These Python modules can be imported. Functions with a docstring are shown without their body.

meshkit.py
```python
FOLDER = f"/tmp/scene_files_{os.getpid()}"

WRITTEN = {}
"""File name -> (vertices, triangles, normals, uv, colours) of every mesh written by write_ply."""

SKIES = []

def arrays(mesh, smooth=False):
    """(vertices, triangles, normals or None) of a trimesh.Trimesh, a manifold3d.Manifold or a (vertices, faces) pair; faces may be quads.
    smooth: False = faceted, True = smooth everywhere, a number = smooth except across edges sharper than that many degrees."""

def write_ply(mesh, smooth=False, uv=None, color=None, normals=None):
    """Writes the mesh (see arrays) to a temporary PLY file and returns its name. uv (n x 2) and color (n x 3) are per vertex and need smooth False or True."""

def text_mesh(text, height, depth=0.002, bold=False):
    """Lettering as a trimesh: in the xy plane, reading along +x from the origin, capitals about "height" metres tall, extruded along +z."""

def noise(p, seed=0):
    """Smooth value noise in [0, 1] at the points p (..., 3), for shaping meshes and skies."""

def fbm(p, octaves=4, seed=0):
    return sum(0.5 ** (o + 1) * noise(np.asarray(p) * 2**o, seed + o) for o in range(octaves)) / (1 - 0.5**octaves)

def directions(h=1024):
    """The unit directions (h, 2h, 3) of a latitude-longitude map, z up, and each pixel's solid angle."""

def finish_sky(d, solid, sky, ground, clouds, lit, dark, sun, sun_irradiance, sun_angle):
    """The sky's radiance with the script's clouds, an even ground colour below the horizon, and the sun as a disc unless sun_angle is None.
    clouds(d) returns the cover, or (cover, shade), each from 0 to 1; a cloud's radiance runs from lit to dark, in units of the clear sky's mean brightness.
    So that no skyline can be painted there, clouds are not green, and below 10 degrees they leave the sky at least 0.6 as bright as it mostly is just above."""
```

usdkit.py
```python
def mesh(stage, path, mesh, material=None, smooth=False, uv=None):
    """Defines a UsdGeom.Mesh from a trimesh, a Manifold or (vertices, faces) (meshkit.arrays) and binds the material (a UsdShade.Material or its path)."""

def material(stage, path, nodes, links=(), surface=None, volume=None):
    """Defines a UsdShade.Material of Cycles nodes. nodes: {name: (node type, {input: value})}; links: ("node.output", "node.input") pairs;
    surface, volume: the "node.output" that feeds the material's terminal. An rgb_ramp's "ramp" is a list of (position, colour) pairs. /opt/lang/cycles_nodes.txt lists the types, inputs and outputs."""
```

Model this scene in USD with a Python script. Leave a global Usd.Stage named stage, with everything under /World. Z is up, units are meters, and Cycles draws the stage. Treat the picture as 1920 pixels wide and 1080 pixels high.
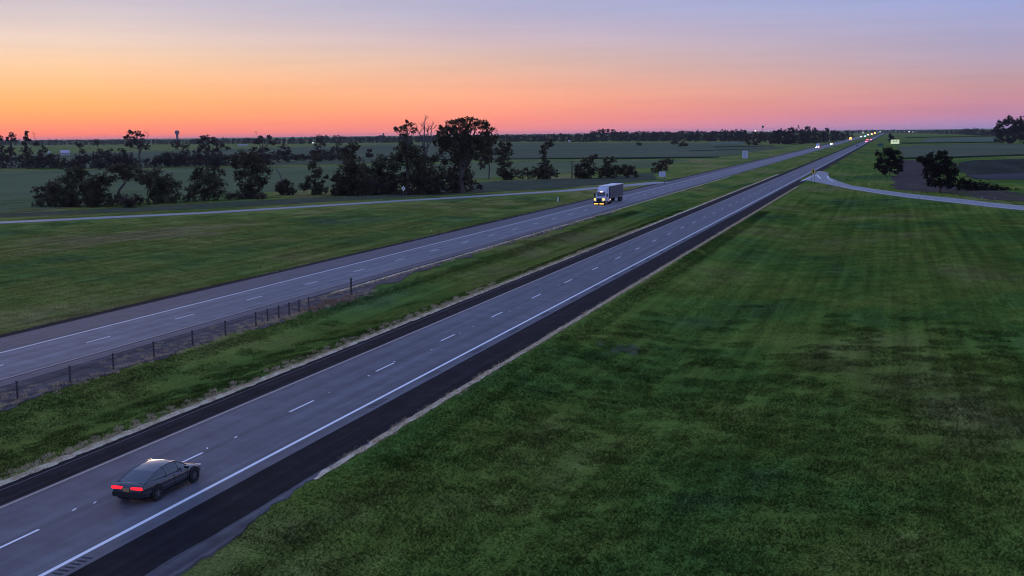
import math, random
import numpy as np, trimesh, usdkit, meshkit
from pxr import Usd, UsdGeom, UsdLux, UsdShade, Gf, Sdf, Vt

stage = Usd.Stage.CreateInMemory()
UsdGeom.SetStageUpAxis(stage, 'Z')
UsdGeom.SetStageMetersPerUnit(stage, 1.0)
UsdGeom.Xform.Define(stage, '/World')
UsdGeom.Scope.Define(stage, '/World/Looks')

# ------------------------------------------------------------------ camera
# x across the motorway (right positive), y along it, z up; the camera stands on a mast beside the road
FPX, YAW, PITCH, ROLL, CAMH = 2184.3, 0.315275, 0.132038, -0.012223, 16.113
cam = UsdGeom.Camera.Define(stage, '/World/camera')
cam.CreateHorizontalApertureAttr(36.0)
cam.CreateFocalLengthAttr(36.0 * FPX / 1920)
cam.CreateClippingRangeAttr(Gf.Vec2f(0.5, 60000.0))
cam.CreateExposureAttr(0.14)
_cy, _sy, _cp, _sp = math.cos(YAW), math.sin(YAW), math.cos(PITCH), math.sin(PITCH)
FWD = np.array([-_sy * _cp, _cy * _cp, -_sp])
_r, RIGHT0 = np.array([_cy, _sy, 0]), None
_u = np.cross(_r, FWD)
RGT = math.cos(ROLL) * _r + math.sin(ROLL) * _u
UPV = -math.sin(ROLL) * _r + math.cos(ROLL) * _u
EYE = np.array([0, 0, CAMH])
cam.AddTransformOp().Set(Gf.Matrix4d(*RGT, 0, *UPV, 0, *(-FWD), 0, *EYE, 1))

# ------------------------------------------------------------------ sky and the last light of the sun
SUN_AZ, SUN_EL = math.radians(-40), math.radians(-1.0)
SKY_STRENGTH = 0.12
HAZE = 3e-5


def srgb(r, g, b):
    c = np.array([r, g, b]) / 255.0
    return tuple(np.where(c <= 0.04045, c / 12.92, ((c + 0.055) / 1.055) ** 2.4))


def sky_ramp(stops):
    # (sine of the elevation, sRGB) -> square-root spaced ramp, in the units the strength expects
    return [(math.sqrt(e), tuple(v / SKY_STRENGTH for v in srgb(*c))) for e, c in stops]


ZEN = (128, 149, 210)
RAMP_A = sky_ramp([(0, (246, 120, 106)), (.004, (254, 134, 112)), (.010, (255, 148, 112)), (.018, (255, 165, 108)), (.027, (255, 178, 112)), (.037, (255, 186, 126)), (.050, (254, 198, 150)),
                   (.062, (246, 204, 168)), (.076, (236, 208, 190)), (.095, (214, 198, 198)), (.13, (184, 182, 204)), (.25, (148, 166, 214)), (.6, (130, 151, 210)), (1, ZEN)])
RAMP_B = sky_ramp([(0, (226, 128, 134)), (.005, (238, 138, 134)), (.012, (248, 146, 128)), (.022, (251, 160, 130)), (.032, (248, 170, 138)), (.042, (240, 175, 148)), (.054, (226, 180, 160)),
                   (.066, (214, 182, 174)), (.076, (204, 180, 186)), (.10, (178, 174, 200)), (.14, (158, 168, 210)), (.25, (142, 162, 214)), (.6, (129, 150, 210)), (1, ZEN)])
RAMP_C = sky_ramp([(0, (160, 134, 180)), (.004, (168, 134, 176)), (.010, (184, 132, 164)), (.020, (195, 138, 154)), (.032, (192, 145, 152)), (.042, (184, 153, 164)), (.058, (172, 158, 182)),
                   (.08, (162, 162, 198)), (.105, (150, 163, 211)), (.25, (136, 160, 216)), (.6, (128, 150, 211)), (1, ZEN)])
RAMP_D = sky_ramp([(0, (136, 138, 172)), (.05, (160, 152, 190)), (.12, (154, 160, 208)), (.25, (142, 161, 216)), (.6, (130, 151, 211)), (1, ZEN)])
dome = UsdLux.DomeLight.Define(stage, '/World/sky')
sx_, sy_ = math.sin(SUN_AZ), math.cos(SUN_AZ)
sky_mat = usdkit.material(stage, '/World/Looks/sky', {
    'tc': ('texture_coordinate', {}), 'sep': ('separate_xyz', {}),
    'flat': ('vector_math', {'math_type': 'multiply', 'vector2': (1.0, 1.0, 0.0)}), 'nrm': ('vector_math', {'math_type': 'normalize'}),
    'dot': ('vector_math', {'math_type': 'dot_product', 'vector2': (sx_, sy_, 0.0)}),
    'ang': ('math', {'math_type': 'arccosine'}),
    'e0': ('math', {'math_type': 'maximum', 'value2': 0.0}), 'e': ('math', {'math_type': 'sqrt'}),
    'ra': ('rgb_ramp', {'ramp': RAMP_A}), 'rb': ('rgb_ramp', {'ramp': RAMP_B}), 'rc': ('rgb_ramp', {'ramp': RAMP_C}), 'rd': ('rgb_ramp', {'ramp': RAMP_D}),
    'fab': ('map_range', {'from_min': math.radians(2), 'from_max': math.radians(21), 'clamp': True}),
    'fbc': ('map_range', {'from_min': math.radians(21), 'from_max': math.radians(44), 'clamp': True}),
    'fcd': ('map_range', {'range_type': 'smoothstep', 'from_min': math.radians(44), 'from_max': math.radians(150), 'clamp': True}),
    'mab': ('mix_color', {'blend_type': 'mix', 'use_clamp': False}), 'mbc': ('mix_color', {'blend_type': 'mix', 'use_clamp': False}), 'mcd': ('mix_color', {'blend_type': 'mix', 'use_clamp': False}),
    'sky': ('sky_texture', {'sky_type': 'single_scattering', 'sun_disc': False, 'sun_elevation': SUN_EL, 'sun_rotation': SUN_AZ}),
    'cs': ('mapping', {'scale': (3.0, 3.0, 60.0)}), 'cn': ('noise_texture', {'scale': 2.2, 'detail': 4.0, 'roughness': 0.55}),
    'cf': ('map_range', {'from_min': .3, 'from_max': .7, 'to_min': .97, 'to_max': 1.03}),
    'cm': ('vector_math', {'math_type': 'scale'}),
    'mix': ('mix_color', {'blend_type': 'mix', 'fac': 0.03, 'use_clamp': False}),
    'bg': ('background_shader', {'strength': SKY_STRENGTH})},
    [('tc.generated', 'sep.vector'), ('tc.generated', 'flat.vector1'), ('flat.vector', 'nrm.vector1'), ('nrm.vector', 'dot.vector1'), ('dot.value', 'ang.value1'),
     ('sep.z', 'e0.value1'), ('e0.value', 'e.value1'), ('e.value', 'ra.fac'), ('e.value', 'rb.fac'), ('e.value', 'rc.fac'), ('e.value', 'rd.fac'),
     ('ang.value', 'fab.value'), ('ang.value', 'fbc.value'), ('ang.value', 'fcd.value'),
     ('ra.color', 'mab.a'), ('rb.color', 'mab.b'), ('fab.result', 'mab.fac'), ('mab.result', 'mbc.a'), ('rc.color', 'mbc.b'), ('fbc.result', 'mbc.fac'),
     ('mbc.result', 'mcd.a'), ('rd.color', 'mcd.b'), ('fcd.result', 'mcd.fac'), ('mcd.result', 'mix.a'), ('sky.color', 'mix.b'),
     ('tc.generated', 'cs.vector'), ('cs.vector', 'cn.vector'), ('cn.fac', 'cf.value'), ('mix.result', 'cm.vector1'), ('cf.result', 'cm.scale'),
     ('cm.vector', 'bg.color')], surface='bg.background')
UsdShade.MaterialBindingAPI.Apply(dome.GetPrim()).Bind(sky_mat)
dome.GetPrim().SetCustomDataByKey('kind', 'structure')

sun = UsdLux.DistantLight.Define(stage, '/World/sunset_glow')
sun.CreateIntensityAttr(0.06)
sun.CreateAngleAttr(14.0)
sun.CreateColorAttr(Gf.Vec3f(1.0, 0.62, 0.38))
sun.CreateNormalizeAttr(True)
# shines along -z; the glow stands about 4 degrees up over the place where the sun has set
sun.AddRotateZOp().Set(-math.degrees(SUN_AZ))
sun.AddRotateXOp().Set(-(90 - 4.0))

# ------------------------------------------------------------------ helpers
used = {}


def numbered(parent, name):
    k = used.get((parent, name), 0)
    used[(parent, name)] = k + 1
    return f'{parent}/{name}' + (f'_{k:03d}' if k else '')


def tag(prim, label=None, cat=None, group=None, kind=None):
    for k, v in (('label', label), ('category', cat), ('group', group), ('kind', kind)):
        if v:
            prim.SetCustomDataByKey(k, v)
    return prim


def thing(name, label, cat, loc=(0, 0, 0), rz=0.0, group=None, kind=None):
    x = UsdGeom.Xform.Define(stage, numbered('/World', name))
    x.AddTranslateOp().Set(Gf.Vec3d(*map(float, loc)))
    if rz:
        x.AddRotateZOp().Set(math.degrees(rz))
    return tag(x.GetPrim(), label, cat, group, kind)


def obj(name, mesh, mat, parent=None, smooth=False):
    root = str(parent.GetPath()) if parent is not None else '/World'
    return usdkit.mesh(stage, numbered(root, name), mesh, M[mat], smooth).GetPrim()


def copy_of(src, loc, rz, label, group=None):
    d = src.GetCustomData()
    base = src.GetName()
    r = thing(base, label, d['category'], loc, rz, group or d.get('group'))
    r.GetReferences().AddInternalReference(src.GetPath())
    r.SetInstanceable(True)
    return r


def cat_(ms):
    return trimesh.util.concatenate(ms)


def box(sx, sy, sz, at=(0, 0, 0), rz=0):
    m = trimesh.creation.box([sx, sy, sz])
    if rz:
        m.apply_transform(trimesh.transformations.rotation_matrix(rz, [0, 0, 1]))
    m.apply_translation(at)
    return m


def cbox(sx, sy, sz, at=(0, 0, 0), r=0.03):
    """a box with chamfered edges"""
    r = min(r, sx * .45, sy * .45, sz * .45)
    p = []
    for i in (-1, 1):
        for j in (-1, 1):
            for k in (-1, 1):
                a, b, c = i * sx / 2, j * sy / 2, k * sz / 2
                p += [(a - i * r, b, c), (a, b - j * r, c), (a, b, c - k * r)]
    m = trimesh.convex.convex_hull(np.array(p))
    m.apply_translation(at)
    return m


def cyl(r, h, at=(0, 0, 0), axis='z', n=12):
    m = trimesh.creation.cylinder(radius=r, height=h, sections=n)
    if axis == 'x':
        m.apply_transform(trimesh.transformations.rotation_matrix(math.pi / 2, [0, 1, 0]))
    if axis == 'y':
        m.apply_transform(trimesh.transformations.rotation_matrix(math.pi / 2, [1, 0, 0]))
    m.apply_translation(at)
    return m


def tube(pts, radii, n=6):
    pts = np.asarray(pts, float)
    radii = np.broadcast_to(radii, len(pts))
    t = np.gradient(pts, axis=0)
    t /= np.maximum(np.linalg.norm(t, axis=1, keepdims=True), 1e-9)
    v, f = [], []
    for i, (p, d, r) in enumerate(zip(pts, t, radii)):
        a = np.cross(d, [0.31, 0.87, 0.12] if abs(d[2]) > .6 else [0, 0, 1.0])
        a /= np.linalg.norm(a)
        b = np.cross(d, a)
        for k in range(n):
            w = 2 * math.pi * k / n
            v.append(p + r * (a * math.cos(w) + b * math.sin(w)))
    for i in range(len(pts) - 1):
        for k in range(n):
            a0, a1 = i * n + k, i * n + (k + 1) % n
            f += [(a0, a1, a1 + n), (a0, a1 + n, a0 + n)]
    v += [pts[0], pts[-1]]
    for k in range(n):
        f += [(len(v) - 2, (k + 1) % n, k), (len(v) - 1, (len(pts) - 1) * n + k, (len(pts) - 1) * n + (k + 1) % n)]
    return trimesh.Trimesh(np.array(v), np.array(f), process=False)


# ------------------------------------------------------------------ materials
M = {}
ramp = lambda a, b, c=None: [(0, a), (1, b)] if c is None else [(0, a), (.5, b), (1, c)]


def mat(name, a, b=None, scale=1.5, rough=.8, spec=.3, metal=0.0, bump=0.0, bscale=8.0, coord='position', stretch=(1, 1, 1), detail=5.0, contrast=.22, coat=0.0, isl=0.0):
    b = b if b is not None else a
    n = {'g': ('geometry', {}), 'map': ('mapping', {'scale': stretch}), 'n': ('noise_texture', {'scale': scale, 'detail': detail, 'roughness': .6}),
         'mr': ('map_range', {'from_min': .5 - contrast, 'from_max': .5 + contrast, 'clamp': True}),
         'mx': ('mix_color', {'a': a, 'b': b}), 'p': ('principled_bsdf', {'roughness': rough, 'specular_ior_level': spec, 'metallic': metal, 'coat_weight': coat, 'coat_roughness': .05})}
    l = [('map.vector', 'n.vector'), ('n.fac', 'mr.value'), ('mr.result', 'mx.fac')]
    if coord == 'position':
        l.append(('g.position', 'map.vector'))
    else:
        n['tc'] = ('texture_coordinate', {})
        l.append(('tc.object', 'map.vector'))
    out = 'mx.result'
    if isl:
        n['im'] = ('map_range', {'from_min': 0.0, 'from_max': 1.0, 'to_min': 1 - isl, 'to_max': 1 + isl})
        n['iv'] = ('vector_math', {'math_type': 'scale'})
        l += [('g.random_per_island', 'im.value'), (out, 'iv.vector1'), ('im.result', 'iv.scale')]
        out = 'iv.vector'
    l.append((out, 'p.base_color'))
    if bump:
        n['bn'] = ('noise_texture', {'scale': bscale, 'detail': 4.0})
        n['bp'] = ('bump', {'strength': bump, 'distance': .05})
        l += [('g.position', 'bn.vector'), ('bn.fac', 'bp.height'), ('bp.normal', 'p.normal')]
    M[name] = usdkit.material(stage, '/World/Looks/' + name, n, l, surface='p.BSDF')


def lamp(name, col, strength):
    M[name] = usdkit.material(stage, '/World/Looks/' + name, {'e': ('emission', {'color': col, 'strength': strength})}, [], surface='e.emission')


def leaf(name, a, b, trans=.45, isl=.75):
    n = {'g': ('geometry', {}), 'n': ('noise_texture', {'scale': .45, 'detail': 4.0}), 'mr': ('map_range', {'from_min': .38, 'from_max': .62, 'clamp': True}),
         'mx': ('mix_color', {'a': tuple(v * .7 for v in a), 'b': tuple(min(v * 1.3, .5) for v in b)}), 'im': ('rgb_ramp', {'ramp': [(0, (.3, .3, .3)), (.5, (.75, .75, .75)), (.8, (1.4, 1.4, 1.35)), (1, (2.6, 2.5, 2.4))]}), 'iv': ('vector_math', {'math_type': 'multiply'}),
         'd': ('diffuse_bsdf', {}), 't': ('translucent_bsdf', {}), 'm': ('mix_closure', {'fac': trans})}
    l = [('g.position', 'n.vector'), ('n.fac', 'mr.value'), ('mr.result', 'mx.fac'), ('g.random_per_island', 'im.fac'), ('mx.result', 'iv.vector1'), ('im.color', 'iv.vector2'),
         ('iv.vector', 'd.color'), ('iv.vector', 't.color'), ('d.BSDF', 'm.closure1'), ('t.BSDF', 'm.closure2')]
    M[name] = usdkit.material(stage, '/World/Looks/' + name, n, l, surface='m.closure')


def grass_nodes(isl, gain=1.0, soft=False):
    """one colour field for the turf sheet and for the blades on it: patches, mowing streaks along the road, dry spots"""
    n = {'g': ('geometry', {}),
         'm1': ('mapping', {'scale': (.035, .02, .0)}), 'n1': ('noise_texture', {'scale': 1.0, 'detail': 6.0, 'roughness': .62}),
         'r1': ('rgb_ramp', {'ramp': [(0, (.040, .066, .032)), (.34, (.044, .074, .026)), (.44, (.054, .098, .018)), (.52, (.082, .112, .020)), (.61, (.106, .116, .034)), (1, (.118, .116, .044))]}),
         'm2': ('mapping', {'scale': (.85, .016, .0)}), 'n2': ('noise_texture', {'scale': 1.0, 'detail': 4.0, 'roughness': .6}),
         'r2': ('map_range', {'from_min': .32, 'from_max': .68, 'to_min': .72 * gain, 'to_max': 1.28 * gain}),
         'm3': ('mapping', {'scale': (.4, .4, .4)}), 'n3': ('noise_texture', {'scale': 1.0, 'detail': 5.0, 'roughness': .65}),
         'r3': ('map_range', {'from_min': .3, 'from_max': .7, 'to_min': .84, 'to_max': 1.18}),
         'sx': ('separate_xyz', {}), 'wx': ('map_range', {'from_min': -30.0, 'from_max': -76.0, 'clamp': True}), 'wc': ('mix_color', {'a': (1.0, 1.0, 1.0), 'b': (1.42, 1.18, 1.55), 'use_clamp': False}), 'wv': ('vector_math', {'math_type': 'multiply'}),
         's1': ('math', {'math_type': 'multiply'}), 'v1': ('vector_math', {'math_type': 'scale'})}
    l = [(f'g.position', f'm{k}.vector') for k in (1, 2, 3)] + [(f'm{k}.vector', f'n{k}.vector') for k in (1, 2, 3)]
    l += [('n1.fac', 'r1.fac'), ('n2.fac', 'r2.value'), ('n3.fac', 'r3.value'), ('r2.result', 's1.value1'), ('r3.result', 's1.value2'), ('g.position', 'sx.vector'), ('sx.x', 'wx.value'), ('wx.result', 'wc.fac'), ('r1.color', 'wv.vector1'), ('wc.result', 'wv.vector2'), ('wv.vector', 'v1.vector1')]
    if isl:
        n['im'] = ('rgb_ramp', {'ramp': [(0, (.5, .5, .5)), (.5, (.95, .95, .9)), (1, (1.7, 1.6, 1.6))] if soft else [(0, (.20, .20, .21)), (.40, (.62, .64, .60)), (.75, (1.25, 1.22, 1.1)), (.9, (2.0, 1.8, 1.8)), (1, (3.4, 2.7, 3.2))]})
        n['v1'] = ('vector_math', {'math_type': 'multiply'})
        n['v0'] = ('vector_math', {'math_type': 'scale'})
        l[-1] = ('wv.vector', 'v0.vector1')
        l += [('g.random_per_island', 'im.fac'), ('s1.value', 'v0.scale'), ('v0.vector', 'v1.vector1'), ('im.color', 'v1.vector2')]
    else:
        l.append(('s1.value', 'v1.scale'))
    return n, l


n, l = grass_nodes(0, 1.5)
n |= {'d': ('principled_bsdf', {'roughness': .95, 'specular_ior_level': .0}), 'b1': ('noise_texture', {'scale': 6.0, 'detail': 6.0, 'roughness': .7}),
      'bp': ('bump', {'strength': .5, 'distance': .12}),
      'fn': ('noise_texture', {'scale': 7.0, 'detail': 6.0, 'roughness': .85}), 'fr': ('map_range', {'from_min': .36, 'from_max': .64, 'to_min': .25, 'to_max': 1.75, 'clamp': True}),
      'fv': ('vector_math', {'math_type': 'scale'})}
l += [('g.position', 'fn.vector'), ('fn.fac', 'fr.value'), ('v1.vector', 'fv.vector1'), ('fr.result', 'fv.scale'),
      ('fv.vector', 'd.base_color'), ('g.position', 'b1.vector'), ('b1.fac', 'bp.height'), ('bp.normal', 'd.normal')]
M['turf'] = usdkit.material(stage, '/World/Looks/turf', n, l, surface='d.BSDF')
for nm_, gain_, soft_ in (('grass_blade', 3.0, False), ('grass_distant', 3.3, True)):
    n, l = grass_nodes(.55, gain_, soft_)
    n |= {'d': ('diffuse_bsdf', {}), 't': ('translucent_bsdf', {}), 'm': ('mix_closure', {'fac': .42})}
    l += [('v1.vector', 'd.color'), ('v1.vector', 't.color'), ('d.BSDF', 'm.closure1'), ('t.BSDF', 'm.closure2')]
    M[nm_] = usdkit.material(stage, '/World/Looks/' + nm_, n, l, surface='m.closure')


def pavement(name, a, b, c, wheel=(), rough=.74, spec=.36):
    """concrete or asphalt: mottling, long streaks, wheel tracks at the given x, fine aggregate"""
    n = {'g': ('geometry', {}), 'm1': ('mapping', {'scale': (2.3, .035, 1)}), 'n1': ('noise_texture', {'scale': 1.0, 'detail': 6.0, 'roughness': .6}),
         'n2': ('noise_texture', {'scale': .55, 'detail': 6.0, 'roughness': .65}), 'r1': ('rgb_ramp', {'ramp': ramp(a, b, c)}),
         'a1': ('math', {'math_type': 'multiply', 'value2': .55}), 'a2': ('math', {'math_type': 'multiply', 'value2': .45}), 'ad': ('math', {'math_type': 'add'}),
         'st': ('map_range', {'from_min': .38, 'from_max': .62, 'clamp': True}),
         'n3': ('noise_texture', {'scale': 26.0, 'detail': 3.0, 'roughness': .8}), 'r3': ('map_range', {'from_min': .3, 'from_max': .7, 'to_min': .78, 'to_max': 1.22}),
         'v': ('vector_math', {'math_type': 'scale'}), 'p': ('principled_bsdf', {'roughness': rough, 'specular_ior_level': spec}), 'bp': ('bump', {'strength': .25, 'distance': .01})}
    l = [('g.position', 'm1.vector'), ('m1.vector', 'n1.vector'), ('g.position', 'n2.vector'), ('n1.fac', 'a1.value1'), ('n2.fac', 'a2.value1'), ('a1.value', 'ad.value1'), ('a2.value', 'ad.value2'),
         ('ad.value', 'st.value'), ('st.result', 'r1.fac'), ('g.position', 'n3.vector'), ('n3.fac', 'r3.value'), ('r1.color', 'v.vector1'), ('n3.fac', 'bp.height'), ('bp.normal', 'p.normal')]
    sc = 'r3.result'
    if wheel:
        n['sx'] = ('separate_xyz', {})
        l.append(('g.position', 'sx.vector'))
        for k, x in enumerate(wheel):
            n |= {f'w{k}': ('math', {'math_type': 'subtract', 'value2': float(x)}), f'wa{k}': ('math', {'math_type': 'absolute'}),
                  f'wr{k}': ('map_range', {'range_type': 'smoothstep', 'from_min': .15, 'from_max': .85, 'to_min': 1.22, 'to_max': 1.0, 'clamp': True}), f'wm{k}': ('math', {'math_type': 'multiply'})}
            l += [('sx.x', f'w{k}.value1'), (f'w{k}.value', f'wa{k}.value1'), (f'wa{k}.value', f'wr{k}.value'), (sc, f'wm{k}.value1'), (f'wr{k}.result', f'wm{k}.value2')]
            sc = f'wm{k}.value'
    l += [(sc, 'v.scale'), ('v.vector', 'p.base_color')]
    M[name] = usdkit.material(stage, '/World/Looks/' + name, n, l, surface='p.BSDF')


XR, XL = -33.35, -60.6
pavement('concrete_north', (.068, .064, .078), (.090, .090, .104), (.118, .126, .140), [XR - 2.7, XR - .9, XR + .95, XR + 2.75])
pavement('concrete_south', (.094, .090, .104), (.122, .124, .138), (.158, .168, .184), [XL - 2.7, XL - .9, XL + .95, XL + 2.75])
pavement('shoulder_grey', (.070, .062, .072), (.090, .084, .094), (.115, .112, .122))
pavement('asphalt_dark_and_shade', (.013, .011, .013), (.018, .016, .019), (.030, .027, .031), rough=.95, spec=.06)  # dark asphalt; on the southbound edge strip it also paints grass shade
pavement('asphalt_old', (.06, .054, .058), (.10, .094, .098), (.15, .142, .142), rough=.95, spec=.1)
pavement('gravel', (.045, .034, .034), (.095, .074, .072), (.165, .13, .122), rough=.95, spec=.1)
pavement('ramp_concrete', (.20, .20, .21), (.25, .25, .26), (.29, .29, .30))
pavement('frontage_surface', (.24, .24, .235), (.29, .29, .285), (.34, .34, .33))
mat('paint_white', (.86, .87, .88), (.74, .75, .76), scale=3, rough=.6)
mat('paint_yellow', (.52, .40, .30), (.40, .31, .25), scale=3, rough=.7)
mat('groove', (.03, .03, .034), rough=.95)
mat('bare_soil', (.046, .036, .034), (.125, .098, .086), scale=.25, rough=.95, spec=0, bump=.6, bscale=2, detail=8)
mat('field_green', (.094, .122, .054), (.168, .188, .096), scale=.03, rough=.95, spec=0, stretch=(1, .25, 1), bump=.8, bscale=1.2, detail=9)
mat('field_far', (.088, .104, .056), (.146, .160, .092), scale=.01, rough=.95, spec=0, stretch=(1, .4, 1), detail=9)
mat('field_rough', (.060, .072, .046), (.105, .112, .072), scale=.12, rough=.95, spec=0, bump=.8, bscale=1.5, detail=9)
mat('field_pale_and_mist', (.105, .135, .095), (.135, .165, .115), scale=.02, rough=.95, spec=0, detail=8)  # pale field colour; it also paints the strip of mist
mat('field_dark', (.014, .024, .016), (.024, .038, .022), scale=.08, rough=.95, spec=0, bump=.8, bscale=1.0, detail=8)
mat('field_bluegrey', (.026, .032, .024), (.062, .066, .050), scale=.12, rough=.95, spec=0, stretch=(1, .08, 1), bump=.6, bscale=1.5, detail=8)
mat('field_slate', (.062, .062, .062), (.084, .082, .082), scale=.1, rough=.95, spec=0, stretch=(.2, 1, 1), detail=8)
mat('farm_track', (.12, .13, .10), (.16, .165, .13), scale=.1, rough=.95, spec=0)
mat('dry_grass', (.92, .72, .46), (.66, .50, .30), scale=.7, rough=.9, spec=0, isl=.35)
mat('dry_verge', (.80, .66, .46), (.46, .38, .24), scale=2.5, rough=.95, spec=0, bump=.8, bscale=5)
mat('rust_weed', (.42, .20, .11), (.55, .42, .28), scale=2, rough=.9, isl=.4)
mat('weed_pale', (.22, .27, .13), (.36, .40, .24), scale=2, rough=.9, isl=.4)
leaf('leaf_dark', (.21, .20, .10), (.29, .26, .145))
leaf('leaf_mid', (.26, .265, .13), (.34, .315, .18))
leaf('leaf_grey', (.24, .23, .16), (.30, .28, .20))
leaf('leaf_brown', (.22, .18, .13), (.28, .22, .165))
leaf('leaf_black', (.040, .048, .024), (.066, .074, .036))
leaf('leaf_far', (.07,.08,.06), (.10,.11,.085))
mat('bark', (.055, .045, .038), (.085, .072, .062), scale=4, rough=.95)
mat('dead_wood', (.11, .095, .085), (.15, .13, .115), scale=4, rough=.95)
mat('steel', (.10, .10, .105), (.14, .14, .145), scale=3, rough=.5, metal=.4)
mat('post_dark', (.035, .033, .034), (.055, .05, .05), scale=5, rough=.7)
mat('aluminium', (.40, .44, .55), (.50, .53, .64), scale=1.5, rough=.55, metal=.1)
mat('aluminium_light', (.58, .60, .68), rough=.5, metal=.1)
mat('sign_white', (.78, .78, .80), rough=.5)
mat('sign_yellow', (.75, .52, .10), (.66, .46, .1), scale=2, rough=.5)
mat('sign_green', (.012, .075, .075), (.018, .09, .085), scale=1, rough=.5)
mat('sign_black', (.01, .01, .01), rough=.6)
mat('reflector_yellow', (.85, .85, .12), rough=.4)
mat('reflector_red', (.6, .16, .06), rough=.4)
mat('roof_pale', (.34, .33, .40), (.42, .41, .47), scale=.5, rough=.8)
mat('wall_pale', (.50, .48, .50), (.58, .56, .57), scale=.4, rough=.85)
mat('wall_dim', (.12, .11, .13), (.16, .15, .17), scale=.3, rough=.85)
mat('window_dark', (.02, .022, .03), rough=.12, spec=.6)
mat('car_paint', (.007, .008, .011), rough=.30, spec=.6, coat=1.0, coord='object')
mat('car_glass', (.012, .014, .018), rough=.06, spec=.9, coat=.6, coord='object')
mat('rubber', (.014, .014, .015), (.022, .022, .022), scale=6, rough=.9)
mat('rim', (.22, .22, .24), rough=.35, metal=.8)
mat('black_plastic', (.012, .012, .013), rough=.6)
mat('plate_amber_glow', (.30, .21, .09), rough=.5)  # amber base colour stands in for the lit glow on the plate
mat('truck_white', (.50, .52, .62), (.42, .44, .54), scale=.8, rough=.35, spec=.5, coat=.4)
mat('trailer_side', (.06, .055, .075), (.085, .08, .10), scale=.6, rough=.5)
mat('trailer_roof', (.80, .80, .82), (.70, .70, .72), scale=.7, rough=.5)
mat('chrome', (.55, .55, .58), rough=.2, metal=1.0)
mat('far_car', (.05, .052, .06), rough=.4)
lamp('tail_red', (1.0, .018, .035), 1.5)
lamp('tail_red_far', (1.0, .04, .05), 36.0)
lamp('headlight_white', (.92, 1.0, .97), 30.0)
lamp('headlight_green', (.34, 1.0, .66), 18.0)
lamp('headlight_yellow', (1.0, .78, .25), 20.0)
lamp('headlight_orange', (1.0, .46, .10), 22.0)
lamp('headlight_amber', (1.0, .56, .09), 2.6)
lamp('marker_amber', (1.0, .42, .07), 24.0)
lamp('marker_pink', (1.0, .62, .66), 3.0)
lamp('yard_white', (.95, .95, 1.0), 160.0)
lamp('yard_warm', (1.0, .85, .5), 120.0)
lamp('billboard_lit', (.66, .80, .54), .75)


# ------------------------------------------------------------------ terrain
def sstep(a, b, x):
    t = np.clip((np.asarray(x, float) - a) / (b - a), 0, 1)
    return t * t * (3 - 2 * t)


RAMP_NEAR = np.array([(-27.4, 376), (-26.6, 384.3), (-25.8, 386.4), (-22.4, 374.6), (-19.4, 363.5), (-14.8, 346.4), (-9.8, 328.1), (-2.7, 306.8), (3.5, 290.6), (9.0, 279.2), (14.1, 268.8), (19.6, 256.8), (24.8, 247.6), (33, 232), (44, 211), (60, 182)])
RAMP_FAR = np.array([(-27.4, 476), (-24.4, 464.9), (-22.4, 447.8), (-21.4, 427.0), (-19.9, 408.0), (-15.2, 374.8), (-10.4, 348.3), (-2.9, 325.7), (3.6, 308.6), (9.5, 295.7), (15.0, 285.1), (20.7, 271.5), (26.1, 261.1), (34.5, 245.5), (46, 225), (62.5, 196)])
FRONT = np.array([(-330, 20), (-250, 95), (-200, 148), (-166, 186), (-139, 219), (-114, 266), (-105, 281), (-86.5, 316), (-82, 333), (-74.0, 356), (-70.2, 373)])


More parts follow.
